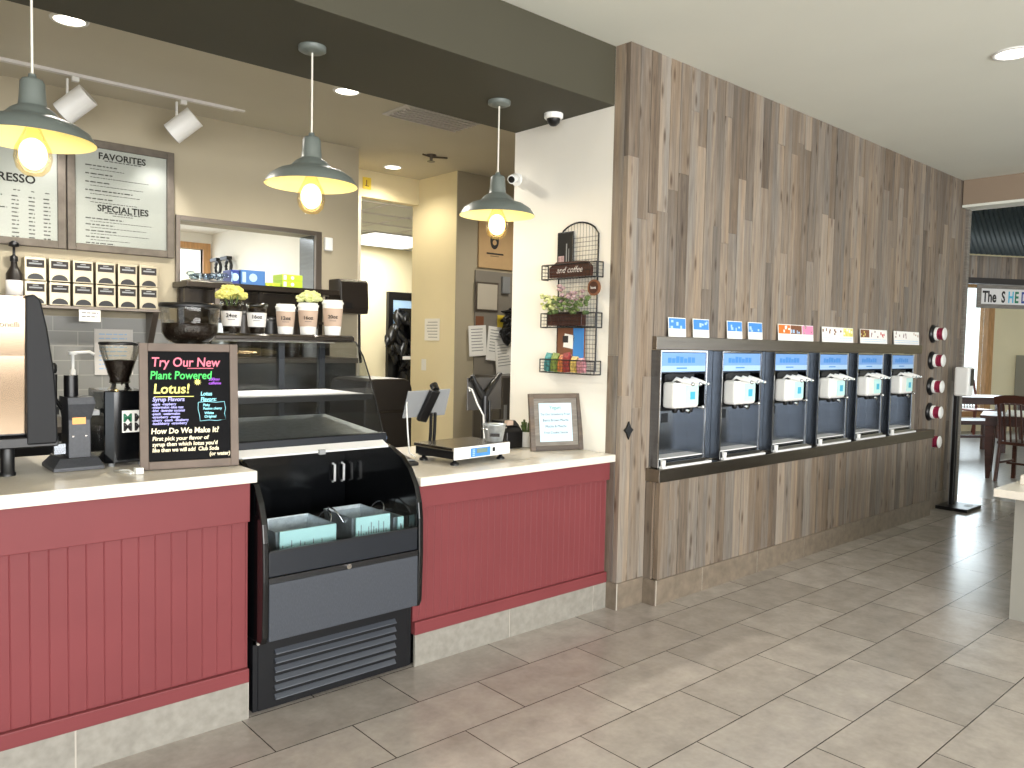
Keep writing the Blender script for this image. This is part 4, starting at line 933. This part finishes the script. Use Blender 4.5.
# vent, sprinkler, cameras
t = thing('air_vent', 'white ceiling air vent partly behind the soffit edge', 'vent', (3.42,4.74,CZ))
MB().box((3.10,4.55,CZ-0.012), (3.75,4.95,CZ-0.001)).build('frame', 'offwhite', t, bevel=0.003)
for k in range(7): MB().prism([(4.585+k*0.05,CZ-0.03),(4.60+k*0.05,CZ-0.013),(4.625+k*0.05,CZ-0.013),(4.59+k*0.05,CZ-0.032)], 'x', 3.13, 3.72).build('blade', 'offwhite', t)
t = thing('sprinkler_head', 'dark fire sprinkler on the bar ceiling near the passage', 'sprinkler', (4.09,5.72,CZ))
MB().lathe([(0.045,-0.001),(0.045,-0.008),(0.015,-0.015),(0.012,-0.05)], (4.09,5.72,CZ), 18, cap=True).build('escutcheon', 'steel_d', t); MB().lathe([(0.035,-0.062),(0.035,-0.058),(0.002,-0.05)], (4.09,5.72,CZ), 14, cap=True).build('deflector', 'black', t)
MB().tube([(4.0,5.72,CZ-0.012),(4.09,5.72,CZ-0.02),(4.25,5.70,CZ-0.006)], 0.008).build('branch_pipe', 'steel_d', t)
t = thing('dome_camera', 'small white dome camera under the soffit end', 'camera', (3.20,3.28,2.80))
MB().lathe([(0.055,0),(0.055,-0.022),(0.048,-0.03)], (3.20,3.28,2.799), 24, cap=True).build('housing', 'white', t); MB().lathe([(0.04,-0.03),(0.035,-0.05),(0.018,-0.066),(0.001,-0.07)], (3.20,3.28,2.799), 20).build('lens_dome', 'black', t)
t = thing('bullet_camera', 'white bullet camera on the edge of the white wall', 'camera', (3.3,3.69,2.5))
MB().lathe([(0.04,0),(0.04,0.014)], (3.312,3.70,2.50), 18, cap=True, T=Matrix.Translation((3.312,3.70,2.5)) @ Matrix.Rotation(radians(-90),4,'Y') @ Matrix.Translation((-3.312,-3.70,-2.5))).build('mount', 'white', t)
cb = MB().tube([(3.30,3.70,2.5),(3.275,3.69,2.505),(3.225,3.66,2.485)], [0.014,0.028,0.028], 16).build('body', 'white', t); MB().cyl((3.2245,3.66,2.485), (3.218,3.657,2.482), 0.020, 16).build('lens', 'black', cb)

# ------------------------------------------------------------------ back wall of the bar
def menu(x0, x1, z0, z1, label, heads, rows):
    t = thing('menu_board', label, 'menu board', (x0,5.98,z0), 'framed menu boards')
    y = 5.95; b = 0.05
    f = MB()
    f.box((x0,y,z0), (x0+b,5.998,z1)); f.box((x1-b,y,z0), (x1,5.998,z1)); f.box((x0+b,y,z0), (x1-b,5.998,z0+b)); f.box((x0+b,y,z1-b), (x1-b,5.998,z1)); f.build('frame', 'frame_old', t, bevel=0.004)
    MB().box((x0+b,5.972,z0+b), (x1-b,5.99,z1-b)).build('menu_sheet', 'offwhite', t)
    MB().box((x0+b,5.962,z0+b), (x1-b,5.965,z1-b)).build('glazing', 'glass', t)
    for s, xc, z, sz in heads: text('menu_heading', s, sz, 'darktext', t, (xc,5.9705,z), align='CENTER', offset=0.0015)
    p = MB(); rn = random.Random(int(x0*100))
    for (a, c, z, h) in rows: scribble(p, a, c, z, h, 5.971, rnd=rn)
    p.build('small_print', 'graytext', t); return t
rows = []
for i in range(5): z = 2.630-i*0.056; rows += [(1.40,1.40+(0.20,0.17,0.15,0.30,0.17)[i],z,0.008), (1.43,1.43+(0.22,0.38,0.34,0.32,0.30)[i],z-0.022,0.0045)]
rows += [(1.52,1.76,2.318,0.007),(1.57,1.70,2.303,0.005),(1.52,1.76,2.672,0.006)]
for i in range(5): z = 2.272-i*0.042; rows += [(1.40,1.40+(0.24,0.18,0.20,0.15,0.18)[i],z,0.008), (1.43,1.43+(0.40,0.36,0.38,0.25,0.30)[i],z-0.018,0.0045)]
menu(1.287, 1.98, 2.048, 2.805, 'framed menu with favorites and specialties headings, right of the two', [('FAVORITES',1.635,2.685,0.062),('SPECIALTIES',1.64,2.33,0.062)], rows)
rows = []
for i in range(11): 
    z = 2.36-i*0.026; rows += [(0.55,0.55+0.25*random.random()+0.15,z,0.008),(0.97,1.01,z,0.008),(1.065,1.10,z,0.008),(1.15,1.19,z,0.008)]
rows += [(0.98,1.02,2.40,0.006),(1.08,1.10,2.40,0.006),(1.16,1.19,2.40,0.006)]
menu(0.45, 1.28, 2.048, 2.805, 'framed espresso menu behind the left pendant, left of the two', [('ESPRESSO',0.945,2.455,0.075)], rows)

# tea dispensers on their shelf
def tea():
    t = thing('tea_dispenser', 'x', 'tea dispenser', (0,0,0), 'gold tea bag dispensers on the wall shelf')
    MB().box((0,-0.10,0), (0.125,0,0.152)).build('tin', 'tin', t, bevel=0.004)
    MB().box((0.012,-0.102,0.085), (0.113,-0.1002,0.135)).build('label_plate', 'darktext', t)
    MB().box((0.025,-0.103,0.105), (0.10,-0.1022,0.115)).box((0.045,-0.103,0.122), (0.078,-0.1022,0.128)).build('label_print', 'greypl', t)
    MB().prism([(0.015,0.0085),(0.11,0.0085)]+[(0.0625+0.0475*cos(pi*i/12), 0.0085+0.038*sin(pi*i/12)) for i in range(1,12)], 'y', -0.102, -0.1002).build('slot', 'black', t)
    return t
T0 = tea(); cols_ = ('first','second','third','fourth','fifth','sixth'); 
for r in range(2):
    for c in range(6):
        L = (1.022+c*0.1395, 5.985, 1.667+(1-r)*0.155); lb = 'gold tea dispenser, %s from left in the %s row' % (cols_[c], ('upper','lower')[r])
        if r == c == 0: T0.location = L; T0['label'] = lb
        else: dup(T0, L, lb)
t = thing('wall_shelf', 'stainless wall shelf with grey bracket under the tea dispensers', 'shelf', (1.45,5.9,1.65))
MB().box((0.6,5.80,1.645), (1.88,5.998,1.664)).build('shelf_board', 'steel_d', t, bevel=0.002); MB().prism([(5.984,1.36),(5.984,1.644),(5.82,1.644)], 'x', 1.79, 1.83).build('bracket', 'steel_d', t)
t = thing('note', 'white notice card taped under the tea shelf edge', 'note', (1.4,5.79,1.6))
MB().box((1.315,5.792,1.565), (1.445,5.797,1.643)).build('card', 'paper', t); scribble(scribble(MB(), 1.33, 1.43, 1.62, 0.006, 5.7912), 1.33, 1.42, 1.595, 0.006, 5.7912).build('print', 'graytext', t)
t = thing('notice_sheet', 'white instruction sheet taped to the grey subway tiles', 'notice', (1.55,5.97,1.4))
MB().box((1.45,5.976,1.20), (1.70,5.980,1.52)).build('sheet', 'offwhite', t); p = MB(); 
for i in range(9): scribble(p, 1.48, 1.66, 1.48-i*0.03, 0.008, 5.9752)
p.build('print', 'bluelt', t)
t = thing('syrup_bottle', 'dark syrup bottle with black pump behind the espresso machine', 'bottle', (0.975,5.88,1.665))
MB().lathe([(0.045,0),(0.047,0.01),(0.047,0.19),(0.02,0.24),(0.018,0.27)], (0.965,5.88,1.665), 18, cap=True).build('bottle', 'choc', t); MB().lathe([(0.047,0.03),(0.0478,0.03),(0.0478,0.15),(0.047,0.15)], (0.965,5.88,1.665), 18).build('label', 'offwhite', t)
MB().lathe([(0.024,0.27),(0.024,0.30),(0.008,0.31),(0.008,0.36),(0.03,0.365),(0.03,0.385),(0.012,0.40)], (0.965,5.88,1.665), 14, cap=True).build('pump', 'black', t)

# hatch (window_1) frame, jamb lining and ledge
w1 = struct(MB().box((2.00,5.975,1.84), (2.03,5.999,2.37)).box((3.12,5.975,1.84), (3.175,5.999,2.37)).box((2.03,5.975,2.335), (3.12,5.999,2.37)).build('window_1', 'steel_d', bevel=0.002))
MB().box((3.112,6.0,1.88), (3.119,6.25,2.34)).build('steel_reveal', 'steel', w1)
t = thing('hatch_ledge', 'dark stainless serving ledge below the kitchen hatch', 'ledge', (2.6,5.9,1.85))
MB().box((1.98,5.70,1.835), (3.19,5.999,1.877)).build('ledge_top', 'darkslab', t, bevel=0.003)
for x in (2.20,): MB().box((x,5.75,1.342), (x+0.035,5.785,1.834)).build('ledge_leg', 'steel_d', t)
t = thing('back_counter', 'dark back counter with stainless top under the hatch', 'counter', (2.3,5.6,0))
MB().box((1.98,5.35,0.0), (3.14,5.97,1.30)).build('cabinet', 'steel', t); MB().box((1.96,5.33,1.301), (3.15,5.98,1.34)).build('counter_top', 'steel_d', t, bevel=0.003)
t = thing('back_counter', 'dark back counter below the tiled wall left of hatch', 'counter', (0.3,5.6,0))
MB().box((-1.7,5.35,0.0), (1.95,5.97,0.88)).build('cabinet', 'black', t); MB().box((-1.7,5.33,0.881), (1.955,5.98,0.92)).build('counter_top', 'steel_d', t, bevel=0.003)
t = thing('equipment_rack', 'dark open equipment rack under the hatch ledge', 'rack', (2.6,5.9,1.34))
MB().box((2.0,5.93,1.345), (3.16,5.965,1.83)).build('back_panel', 'darkslab', t)
MB().box((2.0,5.80,1.60), (3.16,5.93,1.62)).build('shelf', 'darkslab', t)
for x in (2.0,2.56,3.13): MB().box((x,5.80,1.345), (x+0.03,5.83,1.83)).build('post', 'darkslab', t)
rn = random.Random(11)
for i, (x, h, m, lb) in enumerate(((2.18,0.24,'galv','silver shaker can'),(2.34,0.30,'choc','dark brown canister'),(2.55,0.26,'black','black canister'),(2.72,0.33,'choc','tall dark canister'),(2.88,0.22,'greypl','grey canister'))):
    t = thing('canister', '%s on the back counter below the hatch ledge' % lb, 'canister', (x,5.60,1.3405), 'canisters on the back counter')
    MB().lathe([(0.06,0),(0.06,h)], (x,5.60,1.3405), 18, cap=True).build('can', m, t, bevel=0.003); MB().lathe([(0.063,h+0.001),(0.063,h+0.03),(0.02,h+0.04)], (x,5.60,1.3405), 18, cap=True).build('lid', 'black', t)
# things on the ledge / kitchen
def carton(name, label, a, b, m1, m2, group):
    t = thing(name, label, 'carton', ((a[0]+b[0])/2,a[1],a[2]), group); MB().box(a, b).build('carton', m1, t, bevel=0.002)
    w = b[0]-a[0]; h = b[2]-a[2]
    MB().cyl(((a[0]+b[0])/2,a[1]-0.001,a[2]+h*0.5), ((a[0]+b[0])/2,a[1],a[2]+h*0.5), h*0.28, 18).build('badge', m2, t); MB().box((a[0]+w*0.06,a[1]-0.001,a[2]+h*0.15), (a[0]+w*0.2,a[1],a[2]+h*0.85)).build('print', m2, t)
carton('carton', 'navy carton on the kitchen side behind the hatch', (2.335,5.80,1.879), (2.40,5.95,1.985), 'bluedk', 'bluelt', 'cartons on the hatch ledge')
carton('carton', 'blue carton with round pale badge on the hatch ledge', (2.405,5.78,1.879), (2.595,5.95,1.99), 'cartonblue', 'bluelt', 'cartons on the hatch ledge')
carton('carton', 'lime green carton on top of its twin on the ledge', (2.735,5.78,1.931), (2.905,5.95,1.98), 'lime', 'paper', 'cartons on the hatch ledge')
carton('carton', 'lime green carton under its twin on the ledge', (2.735,5.78,1.879), (2.905,5.95,1.930), 'lime', 'paper', 'cartons on the hatch ledge')
carton('carton', 'low lime packet lying between blue and lime cartons', (2.60,5.78,1.879), (2.72,5.95,1.905), 'lime', 'yellow', 'cartons on the hatch ledge')
t = thing('scoop_rack', 'black handled scoops on a white holder on kitchen wall', 'rack', (3.35,8.5,2.2))
for y in (8.33,8.62): MB().tube([(3.33,y+0.07*cos(a*pi/6),2.24+0.07*sin(a*pi/6)) for a in range(13)], 0.018, 6).build('scoop_ring', 'black', t); MB().box((3.30,y-0.02,2.31), (3.36,y+0.16,2.345)).build('scoop_handle', 'black', t)
MB().box((3.25,8.15,2.13), (3.399,8.9,2.16)).build('holder_shelf', 'white', t)
t = thing('wrapped_tray', 'crumpled clear plastic wrap on stainless tray at hatch left', 'tray', (2.2,5.85,1.88))
w = MB(); 
for i in range(14): w.ball((2.06+i*0.018+rn.uniform(-.01,.01),5.84+rn.uniform(-.05,.05),1.91+rn.uniform(0,.03)), rn.uniform(.02,.035), 0, 7, 5, (1.3,1,.8))
w.build('plastic_wrap', 'acrylic', t); MB().box((2.02,5.76,1.8785), (2.33,5.93,1.892)).build('tray', 'steel', t)
struct(MB().box((2.14,8.97,1.14), (2.2,9.06,2.53)).box((3.30,8.97,1.14), (3.38,9.06,2.53)).box((2.2,8.97,2.46), (3.30,9.06,2.53)).box((2.2,8.97,1.14), (3.30,9.06,1.2)).build('window_2', 'pinewood'))

# paper towel dispenser, hand dryer on wall end
t = thing('paper_towel_dispenser', 'black paper towel dispenser mounted at the end of bar back wall', 'dispenser', (3.45,5.9,1.7))
MB().prism([(5.80,1.70),(5.79,1.75),(5.80,1.96),(5.83,1.985),(5.998,1.985),(5.998,1.70)], 'x', 3.25, 3.52).build('cover', 'choc', t, bevel=0.012, seg=3); MB().box((3.30,5.79,1.74), (3.36,5.80,1.79)).build('lock_window', 'black', t)
o = MB().tube([(3.55,6.05,1.75),(3.58,6.05,1.72),(3.585,6.05,1.4),(3.60,6.05,1.28)], 0.012).build('hanging_hose', 'black'); tag(o, 'thin black hose hanging beside the paper towel dispenser', 'hose')
o = MB().box((3.20,5.96,2.22), (3.27,5.998,2.33)).build('thermostat', 'white', bevel=0.008); tag(o, 'white wall sensor to the right of the hatch', 'sensor')
t = thing('exit_marker', 'small yellow notice on the header above the passage', 'notice', (4.03,6.68,2.98))
MB().box((3.98,6.682,2.94), (4.07,6.689,3.05)).build('plate', 'yellow', t); MB().box((4.015,6.6805,2.965), (4.025,6.6815,3.025)).box((4.005,6.6805,2.965), (4.045,6.6815,2.973)).build('mark', 'brownpr', t)

# passage contents
t = thing('fluorescent_panel', 'lit fluorescent ceiling panel in the passage', 'ceiling light', (5.9,9.3,2.86)); MB().box((5.4,8.75,2.850), (6.6,9.95,2.856)).build('diffuser', 'panelglow', t); MB().box((5.37,8.72,2.8565), (6.63,9.98,2.861)).build('frame', 'white', t)
area('passage_panel_light', (5.9,9.3,2.84), (0,0,0), 1.1, 1.1, 65, (1,0.98,0.9))
area('kitchen_light', (1.6,7.6,2.62), (0,0,0), 1.2, 0.8, 80, (0.96,1,0.98))
d = MB().box((6.50,10.13,0), (6.58,10.199,2.22)).box((6.58,10.13,2.12), (7.5,10.199,2.22)).box((6.58,10.16,0), (7.5,10.198,2.12)).build('door_1', 'black'); struct(d)
MB().box((6.60,10.155,1.55), (7.4,10.159,2.10)).build('door_glass', 'bluelt', d)
t = thing('hanging_aprons', 'black ruffled garments hanging on the passage door', 'garments', (6.75,10.1,1.2))
rn = random.Random(21); a = MB()
for k in range(70):
    x = rn.uniform(6.48,7.2); z = rn.uniform(0.75,1.95) if x > 6.6 else rn.uniform(1.25,1.75); q = rn.uniform(-0.8,0.8); L_ = rn.uniform(.14,.3); w = rn.uniform(.05,.10)
    T = Matrix.Translation((x,10.05+rn.uniform(-.03,.03),z)) @ Matrix.Rotation(q,4,'Y') @ Matrix.Rotation(rn.uniform(-.4,.2),4,'X')
    rr_ = []
    for j in range(5): u = j/4; ww = w*sin(pi*(0.15+0.8*u)); rr_.append([T @ Vector((-ww,0.02*sin(4*u),-L_*u)), T @ Vector((0,-0.03,-L_*u)), T @ Vector((ww,0.02*cos(3*u),-L_*u)), T @ Vector((0,0.02,-L_*u))])
    a.ring_loft(rr_, 0, True)
a.box((6.68,10.10,0.7), (7.2,10.129,1.98)); a.build('cloth_folds', 'black', t)
MB().box((6.64,9.93,1.20), (6.80,9.95,1.25)).build('white_label', 'offwhite', t)
t = thing('waste_bin', 'dark brown rounded bin behind the display case', 'bin', (2.95,4.7,0))
MB().prism([(2.78,0)]+[(2.78,1.10)]+[(2.80,1.20),(2.86,1.215),(3.10,1.215),(3.15,1.20),(3.17,1.14),(3.17,0)], 'y', 4.62, 5.1).build('bin_body', 'choc', t, bevel=0.01); MB().box((2.775,4.60,0.98), (3.175,4.619,1.0)).build('rail', 'darkslab', t)
o = MB().box((4.634,6.52,1.185), (4.639,6.60,1.30)).build('light_switch', 'white', bevel=0.002); tag(o, 'white light switch on the cream passage wall', 'light switch')
t = thing('posted_sheet', 'white typed sheet taped to the cream passage wall', 'notice', (4.63,6.4,1.6)); MB().box((4.634,6.30,1.49), (4.638,6.55,1.71)).build('sheet', 'paper', t)
p = MB()
for i in range(6): p.box((4.6325,6.33,1.52+i*0.03), (4.6335,6.52-0.04*random.random(),1.527+i*0.03))
p.build('print', 'greypl', t)
# office wall pinned things (y = 6.06)
o = MB().box((4.87,6.035,0.01), (5.9,6.049,2.19)).build('steel_cabinet', 'panelgrey'); tag(o, 'grey steel cabinet side with papers on it behind the white wall', 'cabinet')
t = thing('kraft_poster', 'tan kraft poster with face emblem high on office wall', 'poster', (5.2,6.05,2.2))
MB().box((4.90,6.03,2.22), (5.45,6.048,2.80)).build('poster', 'cardboard', t, bevel=0.004)
MB().lathe([(0.07,0),(0.07,0.002)], (5.10,6.0295,2.50), 24, cap=True, T=Matrix.Translation((5.10,6.0295,2.5)) @ Matrix.Rotation(radians(90),4,'X') @ Matrix.Diagonal((0.8,1.25,1,1)) @ Matrix.Translation((-5.10,-6.0295,-2.5))).build('emblem', 'darktext', t)
MB().cyl((5.10,6.0270,2.478), (5.10,6.0255,2.478), 0.026, 20).build('emblem_face', 'cardboard', t); MB().box((5.0,6.028,2.36), (5.22,6.0295,2.375)).box((5.05,6.028,2.34), (5.16,6.0295,2.345)).build('lettering', 'darktext', t)
t = thing('clipboard', 'grey metal clipboard with white sheet on office wall', 'clipboard', (5.0,6.05,1.8)); MB().box((4.86,6.02,1.79), (5.16,6.034,2.08)).build('board', 'steel_d', t, bevel=0.01); MB().box((4.885,6.016,1.81), (5.14,6.0195,2.06)).build('sheet', 'agedpaper', t)
o = MB().box((5.20,6.005,1.98), (5.30,6.034,2.15)).build('switch_box', 'greypl', bevel=0.005); tag(o, 'pale grey electric box right of the clipboard', 'switch box')
for i, (x, z, w, h, m, lb) in enumerate(((4.88,1.62,0.10,0.12,'brownpr','small brown card below the clipboard'),(5.16,1.63,0.09,0.13,'yellow','small yellow card below the grey electric box'))):
    o = MB().box((x,6.03,z), (x+w,6.0345,z+h)).build('pinned_card', m); tag(o, lb, 'card', 'cards pinned to the office wall')
for i, (x, z, w, h, rz, lb) in enumerate(((4.80,1.34,0.22,0.30,-4,'white list sheet, leftmost of three above the grey fridge'),(5.0,1.31,0.24,0.34,5,'white list sheet, middle of three above the grey fridge'),(5.14,1.13,0.24,0.36,-6,'white sheet hanging lowest by black cords'))):
    t = thing('list_sheet', lb, 'paper', (x,6.0,z), 'list sheets on the office wall'); T = Matrix.Translation((x,6.02-i*0.01,z)) @ Matrix.Rotation(radians(rz),4,'Y')
    MB().box((0,0,0), (w,0.003,h), T=T).build('sheet', 'paper', t); p = MB()
    for k in range(8): p.box((0.03,-0.001,h-0.04-k*0.03), (w-0.04-0.05*random.random(),-0.0001,h-0.033-k*0.03), T=T)
    p.build('print', 'greypl', t)
t = thing('cable_bundle', 'black cords and headset bundled on the office wall', 'cables', (5.35,6.0,1.6))
for k in range(7): MB().tube([(5.19+0.13*rn.random()+0.06*cos(a*0.8+k),5.96,1.48+0.30*rn.random()*0.3+k*0.04+0.06*sin(a*0.8+k)) for a in range(8)], 0.02, 6).build('cord_loop', 'black', t)
t = thing('refrigerator', 'grey steel refrigerator behind the tablet stands', 'refrigerator', (5.1,5.7,0))
MB().box((4.80,5.55,0.01), (5.6,5.95,1.17)).build('body', 'greysteel', t, bevel=0.008); MB().box((4.81,5.52,0.03), (5.59,5.549,1.16)).build('door', 'greysteel', t, bevel=0.006); text('maker_lettering', 'Hoshizaki', 0.05, 'offwhite', t, (5.08,5.519,1.07))
MB().box((4.82,5.505,0.5), (4.85,5.519,0.9)).build('handle', 'greypl', t)

# ------------------------------------------------------------------ topping bar at the right edge
t = thing('topping_bar', 'pale topped counter with grey side at the right edge', 'counter', (5.6,1.1,0))
MB().box((4.955,-0.3,0.001), (7.2,1.352,0.70)).build('cabinet', 'greycab', t)
MB().box((4.78,-0.4,0.701), (7.3,1.41,0.745)).build('counter_top', 'quartz', t, bevel=0.003)
MB().box((5.05,-0.4,0.746), (7.3,1.36,0.80)).build('raised_top', 'quartz', t, bevel=0.003)

# ------------------------------------------------------------------ dining room beyond
FR = Matrix.Translation((11.8,3.85,0)) @ Matrix.Rotation(radians(-30),4,'Z')     # local x runs along the shed front, -y faces the shop
b = MB(); rr = random.Random(8); x = -0.6
while x < 4: b.box((x,0,2.50), (x+0.09,0.06,2.80), 0, rr.random(), T=FR); x += 0.092
struct(b.build('trim_shed_boards', 'wood'))
struct(MB().box((-0.6,-0.03,2.42), (4,0.10,2.50), T=FR).box((-0.5,-0.02,0), (-0.36,0.1,2.42), T=FR).box((3.6,-0.02,0), (3.74,0.1,2.42), T=FR).build('trim_shed_beam', 'darkbeam'))
t = thing('corrugated_awning', 'dark corrugated metal awning over the shed front', 'awning', (11.8,3.85,2.8))
n = 400; up_, dn = [], []
for i in range(n): x = -0.7+i*4.0/n; d = 0.012*sin(i*2*pi/8); up_.append(FR @ Vector((x,0.20+d,3.62))); dn.append(FR @ Vector((x,-0.16+d,2.80)))
a = MB(); a.ring_loft([dn, up_], 0, True, False, False); o = a.build('roof_sheet', 'corr', t); so = o.modifiers.new('thick', 'SOLIDIFY'); so.thickness = 0.006
t = thing('hanging_sign', 'grey wooden sign reading The SHED hung under the awning', 'sign', (12.2,3.7,2.1))
SG = FR @ Matrix.Translation((0.0,-0.06,2.09))
f = MB(); w, h = 1.15, 0.32; f.box((0,-0.02,0), (w,0.005,0.055), T=SG).box((0,-0.02,h-0.055), (w,0.005,h), T=SG).box((0,-0.02,0.055), (0.06,0.005,h-0.055), T=SG).box((w-0.06,-0.02,0.055), (w,0.005,h-0.055), T=SG); f.build('frame', 'boardsign', t, bevel=0.003)
MB().box((0.06,-0.01,0.055), (w-0.06,0.005,h-0.055), T=SG).build('sign_board', 'offwhite', t)
Rs = (FR.to_3x3() @ Euler((pi/2,0,0)).to_matrix()).to_euler()
p = SG @ Vector((0.085,-0.0115,0.085)); text('sign_lettering', 'The', 0.21, 'darktext', t, p, Rs, extrude=0.001, offset=0.006, sx=0.66)
for i, (ch, m) in enumerate((('S','darktext'),('H','cyan'),('E','greenlogo'),('D','bluedk'))):
    p = SG @ Vector((0.385+i*0.105,-0.0115,0.085)); text('sign_lettering', ch, 0.21, m, t, p, Rs, extrude=0.001, offset=0.006, sx=0.62)
for x in (0.2,0.95): MB().cyl(SG @ Vector((x,-0.005,h)), SG @ Vector((x,-0.005,0.335)), 0.004, 6).build('hanger', 'black', t)
# dining room walls with the bright window
DR = Matrix.Translation((16,5.4,0)) @ Matrix.Rotation(radians(-30),4,'Z')
wl = MB(); 
for a_, b_ in (((-4,0,0),(-0.9,0.15,3.7)), ((0.62,0,0),(6,0.15,3.7)), ((-0.9,0,0),(0.62,0.15,0.35)), ((-0.9,0,2.75),(0.62,0.15,3.7))): wl.box(a_, b_, T=DR)
struct(wl.build('wall_dining', 'cream'))
fw_ = MB()
for a_, b_ in (((0.55,-0.05,0.28),(0.68,0.16,2.82)), ((-0.96,-0.05,0.28),(-0.88,0.16,2.82)), ((-0.88,-0.05,2.70),(0.55,0.16,2.82)), ((-0.88,-0.05,0.28),(0.55,0.16,0.38)), ((-0.25,0.0,0.38),(-0.21,0.1,2.70))): fw_.box(a_, b_, T=DR)
fw_ = struct(fw_.build('window_3', 'pinewood')); g = MB().box((-0.88,0.06,0.38), (0.55,0.07,2.70), T=DR).build('pane', 'glass', fw_)
struct(MB().box((8.46,-6.1,3.7), (24,11,3.75)).build('ceiling_dining', 'ceil'))

def table(label, T, w, d, h=0.75, leg='darkwood', cloth=False):
    t = thing('dining_table', label, 'table', T.translation, 'dark wooden dining tables')
    MB().box((0,0,h-0.035), (w,d,h), T=T).build('tabletop', 'darkwood', t, bevel=0.004); MB().box((0.05,0.05,h-0.12), (w-0.05,d-0.05,h-0.036), T=T).build('apron', 'darkwood', t)
    for x in (0.10,w-0.10):
        for y in (0.10,d-0.10):
            f = lambda s,z: [T @ Vector((x+a*s,y+b_*s,z)) for a,b_ in ((-1,-1),(1,-1),(1,1),(-1,1))]
            MB().ring_loft([f(.022,0.001), f(.04,0.3), f(.05,h-0.125)], 0, False).build('leg', 'darkwood', t, bevel=0.004)
    return t
TR = lambda x, y, a: Matrix.Translation((x,y,0)) @ Matrix.Rotation(radians(a),4,'Z')
table('dark dining table nearest the doorway with striped cloth', TR(10.24,3.20,-75), 1.3, 0.85)
table('dark dining table farther back near the bright window', TR(14.0,4.75,-40), 1.3, 0.8)
t = thing('striped_cloth', 'black and white striped cloth on the nearer dining table', 'cloth', (10.9,3.1,0.75))
CL = TR(10.24,3.20,-75) @ Matrix.Translation((0.25,0.05,0.7505)); MB().box((0,0,0), (0.8,0.75,0.03), T=CL).build('cloth', 'paper', t, bevel=0.01)
st = MB()
for k in range(7): st.box((0.35+k*0.06,-0.002,0.001), (0.372+k*0.06,0.75,0.0315), T=CL)
st.build('stripes', 'black', t)
def chair(label, T, m, spindles=False):
    t = thing('dining_chair', label, 'chair', T.translation, 'wooden dining chairs')
    MB().box((-0.21,-0.21,0.43), (0.21,0.21,0.465), T=T).build('seat', m, t, bevel=0.01)
    for x in (-0.18,0.18):
        MB().bar(T @ Vector((x,-0.18,0.001)), T @ Vector((x,-0.18,0.43)), 0.04, 0.04).build('leg', m, t)
        MB().tube([T @ Vector(v) for v in ((x,0.26,0.001),(x,0.19,0.43),(x,0.22,0.7),(x,0.29,0.98))], 0.022, 8).build('rear_post', m, t)
        MB().bar(T @ Vector((x,-0.18,0.22)), T @ Vector((x,0.21,0.22)), 0.025, 0.025).build('stretcher', m, t)
    MB().bar(T @ Vector((-0.18,0.0,0.20)), T @ Vector((0.18,0.0,0.20)), 0.025, 0.025).build('stretcher', m, t)
    MB().ring_loft([[T @ Vector((x,y+dy,z)) for y,z,dy in ((0.275,0.90+b,0),(0.305,0.99+b,0),(0.30,0.99+b,.025),(0.28,0.90+b,.025))] for x,b in ((-0.21,-.01),(-0.1,.015),(0,.02),(0.1,.015),(0.21,-.01))], 0, False).build('top_rail', m, t)
    for k in range(5):
        x = -0.12+k*0.06; MB().bar(T @ Vector((x,0.20,0.47)), T @ Vector((x,0.285,0.91)), 0.028 if not spindles else 0.016, 0.014).build('back_slat', m, t)
    return t
chair('dark slat back chair in front of the nearer dining table', TR(10.42,2.78,82), 'darkwood')
chair('reddish spindle back chair by the far dining table', TR(15.75,5.0,-30), 'redwood', True)
t = thing('bench_seat', 'dark wooden bench beside the farther dining table', 'bench', (13.2,4.3,0))
BT = TR(12.9,4.25,-35); MB().box((-0.3,-0.25,0.42), (0.55,0.25,0.48), T=BT).build('seat', 'darkwood', t, bevel=0.006)
for x in (-0.26,0.49):
    for y in (-0.2,0.2): MB().box((x-0.03,y-0.03,0.001), (x+0.03,y+0.03,0.42), T=BT).build('leg', 'darkwood', t)
MB().box((-0.24,-0.02,0.2), (0.47,0.02,0.24), T=BT).build('stretcher', 'darkwood', t)
t = thing('shelf_cabinet', 'grey open shelf cabinet against the dining room wall', 'cabinet', (17.1,4.6,0))
SC = DR @ Matrix.Translation((1.23,-0.42,0)); c = MB()
c.box((0,0,0.001), (0.03,0.4,1.42), T=SC).box((0.97,0,0.001), (1.0,0.4,1.42), T=SC).box((0,0,1.42), (1.0,0.4,1.45), T=SC).box((0.03,0.37,0.05), (0.97,0.39,1.4), T=SC); c.build('carcass', 'greycab', t)
for z in (0.1,0.45,0.8,1.1): MB().box((0.03,0,z), (0.97,0.36,z+0.025), T=SC).build('shelf', 'greycab', t)
